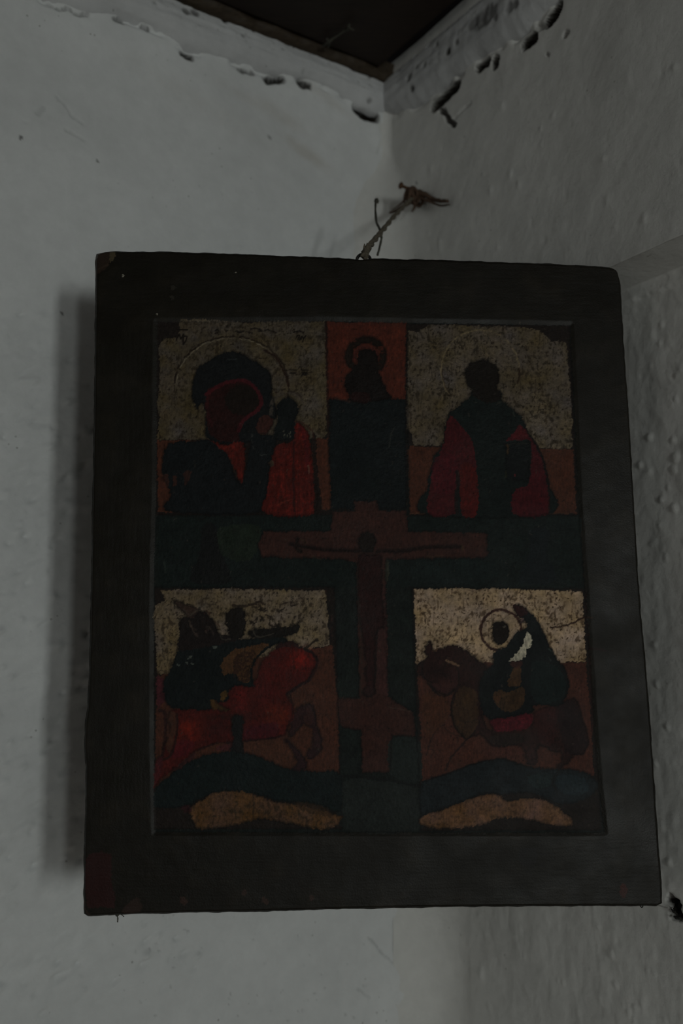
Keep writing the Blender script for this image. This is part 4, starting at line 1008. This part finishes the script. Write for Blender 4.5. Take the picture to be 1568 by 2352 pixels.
def sides(co, col, qq, lut):
    idx = np.arange(nt_ * ns).reshape(nt_, ns)
    loop = np.concatenate([idx[0, :-1], idx[:-1, -1], idx[-1, :0:-1], idx[:0:-1, 0]])
    nb = len(loop); depth = [-.004, -.012, -.020, -THICK + .0015, -THICK]
    ins = [0, 0, 0, 0, .0015]
    cen = VP.mean(0); prev = lut[loop]; n0 = len(co)
    newc, newq = [], []
    bpos = VP[loop] - ((VP[loop] - P0) @ nI)[:, None] * nI
    for d_, i_ in zip(depth, ins):
        wob = .0006 * np.array([math.sin(k * .11 + d_ * 900) for k in range(nb)])[:, None] * (cen - bpos) / np.linalg.norm(cen - bpos, axis=1)[:, None]
        ring = bpos + d_ * nI + wob + i_ * (cen - bpos)
        cur = n0 + len(newc) * nb + np.arange(nb); newc.append(ring)
        newq.append(np.stack([prev, np.roll(prev, -1), np.roll(cur, -1), cur], -1)); prev = cur
    # back: one fan of quads towards the middle line
    half = nb // 2
    back = [(prev[k], prev[(k + 1) % nb], prev[(nb - 2 - k) % nb], prev[(nb - 1 - k) % nb]) for k in range(half - 1)]
    newq.append(np.array(back))
    co2 = np.concatenate([co] + newc); col2 = np.concatenate([col, np.tile(s2l((20, 16, 12)) * KPIG, (nb * len(depth), 1))])
    return co2, col2, np.concatenate([qq] + newq)
part('board', 0, M_BOARD, icon, 'brown-black raised border of the panel, chipped at its corners', sides)
pf = part('cross_field', CROSSF, M_PAINT, icon, 'dark green ground behind the painted cross')
part('painted_cross', XC, M_PAINT, pf, 'dull red-brown painted cross with slanted lower bar')
part('cross_figure', XF, M_PAINT, pf, 'small dark figure painted on the cross')
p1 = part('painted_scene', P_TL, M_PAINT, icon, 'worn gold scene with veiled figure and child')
part('veiled_figure', VF, M_PAINT, p1, 'dark veiled figure with red collar')
part('child_figure', CH, M_PAINT, p1, 'small haloed figure in red robe')
p2 = part('painted_scene', P_TC, M_PAINT, icon, 'narrow red-brown scene with dark figure')
part('dark_figure', MF, M_PAINT, p2, 'dark bust with ringed head')
part('green_block', MB, M_PAINT, p2, 'blue-black block below the bust')
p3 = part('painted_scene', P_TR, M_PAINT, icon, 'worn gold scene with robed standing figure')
part('robed_figure', RF, M_PAINT, p3, 'dark figure in crimson cloak')
part('book', BK, M_PAINT, p3, 'black painted book')
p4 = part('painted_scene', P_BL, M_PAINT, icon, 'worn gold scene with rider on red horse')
part('horse', HO, M_PAINT, p4, 'red galloping horse facing right')
part('rider', RI, M_PAINT, p4, 'dark rider with ochre garment')
part('hill', HI, M_PAINT, p4, 'black-green hill'); part('ground_strip', GR, M_PAINT, p4, 'worn ochre strip of ground')
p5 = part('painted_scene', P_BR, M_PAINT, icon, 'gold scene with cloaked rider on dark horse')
part('horse', DH, M_PAINT, p5, 'dark brown horse facing left')
part('rider', DR, M_PAINT, p5, 'black-cloaked rider with haloed head')
part('hill', DHI, M_PAINT, p5, 'blue-grey hill'); part('ground_strip', DG, M_PAINT, p5, 'worn ochre strip of ground')

# screw eye in the board's top edge
depth_top = -.012
rc_ = on_icon(839, 583, depth_top)
a_ = np.array([math.cos(A_I), math.sin(A_I), 0.0]); up_ = np.array([0, 0, 1.0])
ring_pts = [rc_ + .0050 * (math.cos(q) * a_ + math.sin(q) * up_) for q in np.linspace(0, 2 * math.pi, 28)]
attach(link('screw_eye', tube_mesh('screw_eye', ring_pts, .00115, 8, False), M_IRON, None, 'small black iron screw eye on the top edge'), icon)

# ================================================================== twine that ties the icon to a nail in the corner
nu, nz, npos = on_right(972, 452)
nail_in = npos - .012 * v3(nR, 0); nail_tip = npos + .026 * v3(nR, .15)
nail = empty('nail', npos, 'bent rusty nail in the upper right wall above the icon', 'nail')
attach(link('shank', tube_mesh('shank', [nail_in, npos, npos * .5 + nail_tip * .5 + [0, 0, .001], nail_tip], [.0016, .0016, .0016, .0015], 10), M_RUST), nail)
hd = nail_tip + .0006 * v3(nR, 0)
attach(link('head', tube_mesh('head', [hd - .0008 * v3(nR, 0), hd, hd + .0008 * v3(nR, 0)], [.0030, .0034, .0026], 12), M_RUST), nail)

def at_depth(px, py, y):
    r = ray(px, py); return CAM + r * (y / r[1])
dep0 = float(rc_[1]); depN = float(nail_tip[1] * .55 + npos[1] * .45)
def twp(px, py, f): return at_depth(px, py, dep0 + (depN - dep0) * f)
twine = empty('twine', twp(838, 583, 0), 'frayed brown twine knotted between screw eye and nail above the icon', 'string')
def two_strand(name, path, rad, twist, n, mat, par):
    path = spline(path, n)
    for k in range(2):
        pts = []
        for i, p in enumerate(path):
            t_ = path[min(i + 1, n - 1)] - path[max(i - 1, 0)]; t_ = t_ / np.linalg.norm(t_)
            e1 = np.cross(t_, [0, 0, 1.0]); e1 /= np.linalg.norm(e1); e2 = np.cross(t_, e1)
            q = twist * i / n + k * math.pi; r_ = rad(i / (n - 1))
            pts.append(p + .75 * r_ * (math.cos(q) * e1 + math.sin(q) * e2))
        attach(link(name, tube_mesh(name, pts, [rad(i / (n - 1)) for i in range(n)], 8, True, .12), mat), par)
two_strand('strand', [twp(836, 590, -.02), twp(840, 577, .02), twp(852, 561, .12), twp(878, 530, .36), twp(905, 497, .66), twp(930, 472, .88), twp(950, 452, 1.0)], lambda q: .00185 - .0006 * min(1, q * 1.6), 50, 60, M_TWINE, twine)
# loop through the screw eye
lp = [twp(838, 585, 0) + .0028 * (math.cos(q) * nI + math.sin(q) * up_) for q in np.linspace(0, 2 * math.pi, 18)]
attach(link('eye_loop', tube_mesh('eye_loop', lp, .0013, 8, False, .1), M_TWINE, None, 'loop of twine through the screw eye'), twine)
for k, (x, y) in enumerate(((836, 560), (842, 558))):
    attach(link('end_tuft', tube_mesh('end_tuft', [twp(838, 576, .02), twp(x, y + 8, .02), twp(x + 1, y, .02)], [.0009, .0007, .0004], 6), M_TWINE), twine)
# knot: several turns lying over each other round the nail
kc = twp(950, 452, 1.0)
turn = []
for k in range(150):
    q = k * .42
    ax_ = v3(nR, 0); r_ = .0042 + .0016 * math.sin(k * .37)
    e1 = v3(tR, 0)
    turn.append(kc + ax_ * (.008 * math.sin(k * .11)) + r_ * (math.cos(q) * e1 + 1.25 * math.sin(q) * up_) + np.array([0, 0, .0015 * math.sin(k * .23)]))
attach(link('knot', tube_mesh('knot', turn, [.0014 + .0003 * math.sin(k) for k in range(150)], 7, True, .15), M_TWINE_D, None, 'reddish brown knot of twine round the nail'), twine)
for path, r0 in (([(958, 444), (975, 446), (990, 456), (1008, 461), (1028, 462)], .0030), ([(960, 452), (985, 462), (1010, 472), (1032, 470)], .0014), ([(945, 462), (925, 474), (908, 484), (894, 489)], .0020), ([(950, 462), (952, 474), (946, 486)], .0018), ([(938, 448), (920, 468), (900, 482)], .0010)):
    n_ = 22; pts = spline([twp(x, y, 1.0) if x < 962 else on_right(x, y, .0045 + .002 * math.sin(i * 2))[2] for i, (x, y) in enumerate(path)], n_)
    attach(link('loose_end', tube_mesh('loose_end', pts, [r0 * (1 - .55 * i / n_) for i in range(n_)], 7, True, .2), M_TWINE_D), twine)

# ================================================================== cobwebs and crumbs
def thread(name, path, r0, mat, label, cat, par=None, lump=.25, n=26):
    pts = spline(path, n)
    me = tube_mesh(name, pts, [r0 * (1 + .4 * math.sin(i * 1.3) * lump) for i in range(n)], 6, True, lump)
    if par is None: return link(name, me, mat, None, label, cat)
    o = link(name, me, mat, None, label); attach(o, par); return o
web = empty('cobweb_strand', twp(868, 584, .35), 'thin grey cobweb strand hanging across the twine above the icon', 'cobweb')
thread('filament', [twp(863, 458, .55), twp(862, 480, .5), twp(864, 508, .45), twp(872, 528, .4), twp(876, 545, .37), twp(872, 565, .35), twp(867, 586, .33)], .00095, M_WEB_D, None, None, web)
attach(link('dust_clump', tube_mesh('dust_clump', spline([twp(861, 457, .55), twp(865, 462, .55), twp(868, 467, .55)], 6), [.0006, .0019, .0024, .0020, .0012, .0005], 8, True, .3), M_WEB_D), web)

cz = Z_CEIL + .002
def on_ceiling(px, py, z):
    r = ray(px, py); return CAM + r * ((z - CAM[2]) / r[2])
cw = empty('ceiling_cobweb', on_ceiling(748, 104, cz), 'pale torn cobweb against the dark ceiling boards near the corner', 'cobweb')
for path in ([(742, 106), (752, 98), (775, 82), (800, 64)], [(750, 88), (756, 98), (752, 108)], [(798, 62), (806, 66), (812, 68)], [(798, 70), (801, 60), (802, 56)]):
    thread('filament', [on_ceiling(x, y, cz - .004 - .0015 * math.sin(i * 2)) for i, (x, y) in enumerate(path)], .0011, M_WEB_D, None, None, cw, n=14)

bl = on_icon(263, 2106, -.012)
tuft = empty('dust_tuft', bl, 'dark tuft of dust and web under the icon at its bottom left corner', 'dust')
attach(link('clump', tube_mesh('clump', [bl + [0, 0, .0022], bl, bl - [0, 0, .0013], bl - [0, 0, .0024]], [.0022, .0018, .0014, .0006], 9, True, .35), M_WEB_D), tuft)
thread('filament', [on_icon(263, 2110, -.012), on_icon(264, 2120, -.012), on_icon(263, 2130, -.013)], .0004, M_WEB_D, None, None, tuft, n=10)
thread('filament', [on_icon(256, 2106, -.012), on_icon(262, 2109, -.012), on_icon(272, 2111, -.012), on_icon(278, 2117, -.013)], .0003, M_WEB_D, None, None, tuft, n=10)

br = [on_icon(x, y, -.014) for x, y in ((1486, 2082), (1487, 2089), (1491, 2095), (1494, 2094), (1497, 2082))]
link('wire_loop', tube_mesh('wire_loop', spline(br, 18), .0004, 6), M_IRON, None, 'tiny dark wire loop under the icon at its bottom right corner', 'wire')
hl = [on_icon(1497, 2086, -.016), on_icon(1510, 2086.5, -.018)] + [on_right(x, y, -RECESS + .002)[2] for x, y in ((1530, 2085), (1545, 2084))]
thread('cobweb_thread', hl, .00035, M_WEB, 'fine web thread between icon corner and plugged hole in right wall', 'cobweb', n=18)
pu, pz, pp = on_right(1550, 2086, -RECESS - .004)
ax1 = v3(tR, 0); pts = []
plug = empty('wall_plug', on_right(1550, 2086, -RECESS - .008)[2], 'charred splintered peg in the ragged hole right of the icon', 'peg')
pk = [on_right(x, y, -RECESS + o)[2] for x, y, o in ((1545, 2066, -.009), (1548, 2076, -.005), (1551, 2086, -.004), (1553, 2096, -.006), (1556, 2104, -.010))]
attach(link('peg_stub', tube_mesh('peg_stub', spline(pk, 14), [.0004, .0012, .0021, .0017, .0023, .0014, .0020, .0024, .0016, .0019, .0012, .0014, .0008, .0003], 9, True, .55), M_PLUG), plug)
for a, b in (((1541, 2087), (1556, 2100)), ((1547, 2104), (1563, 2112))):
    p0, p1 = on_right(*a, -RECESS + .0008)[2], on_right(*b, -RECESS + .0008)[2]
    attach(link('splinter', tube_mesh('splinter', [p0, (p0 + p1) / 2 + .001 * v3(nR, 0), p1], [.0004, .0010, .0003], 6, True, .2), M_PLUG), plug)
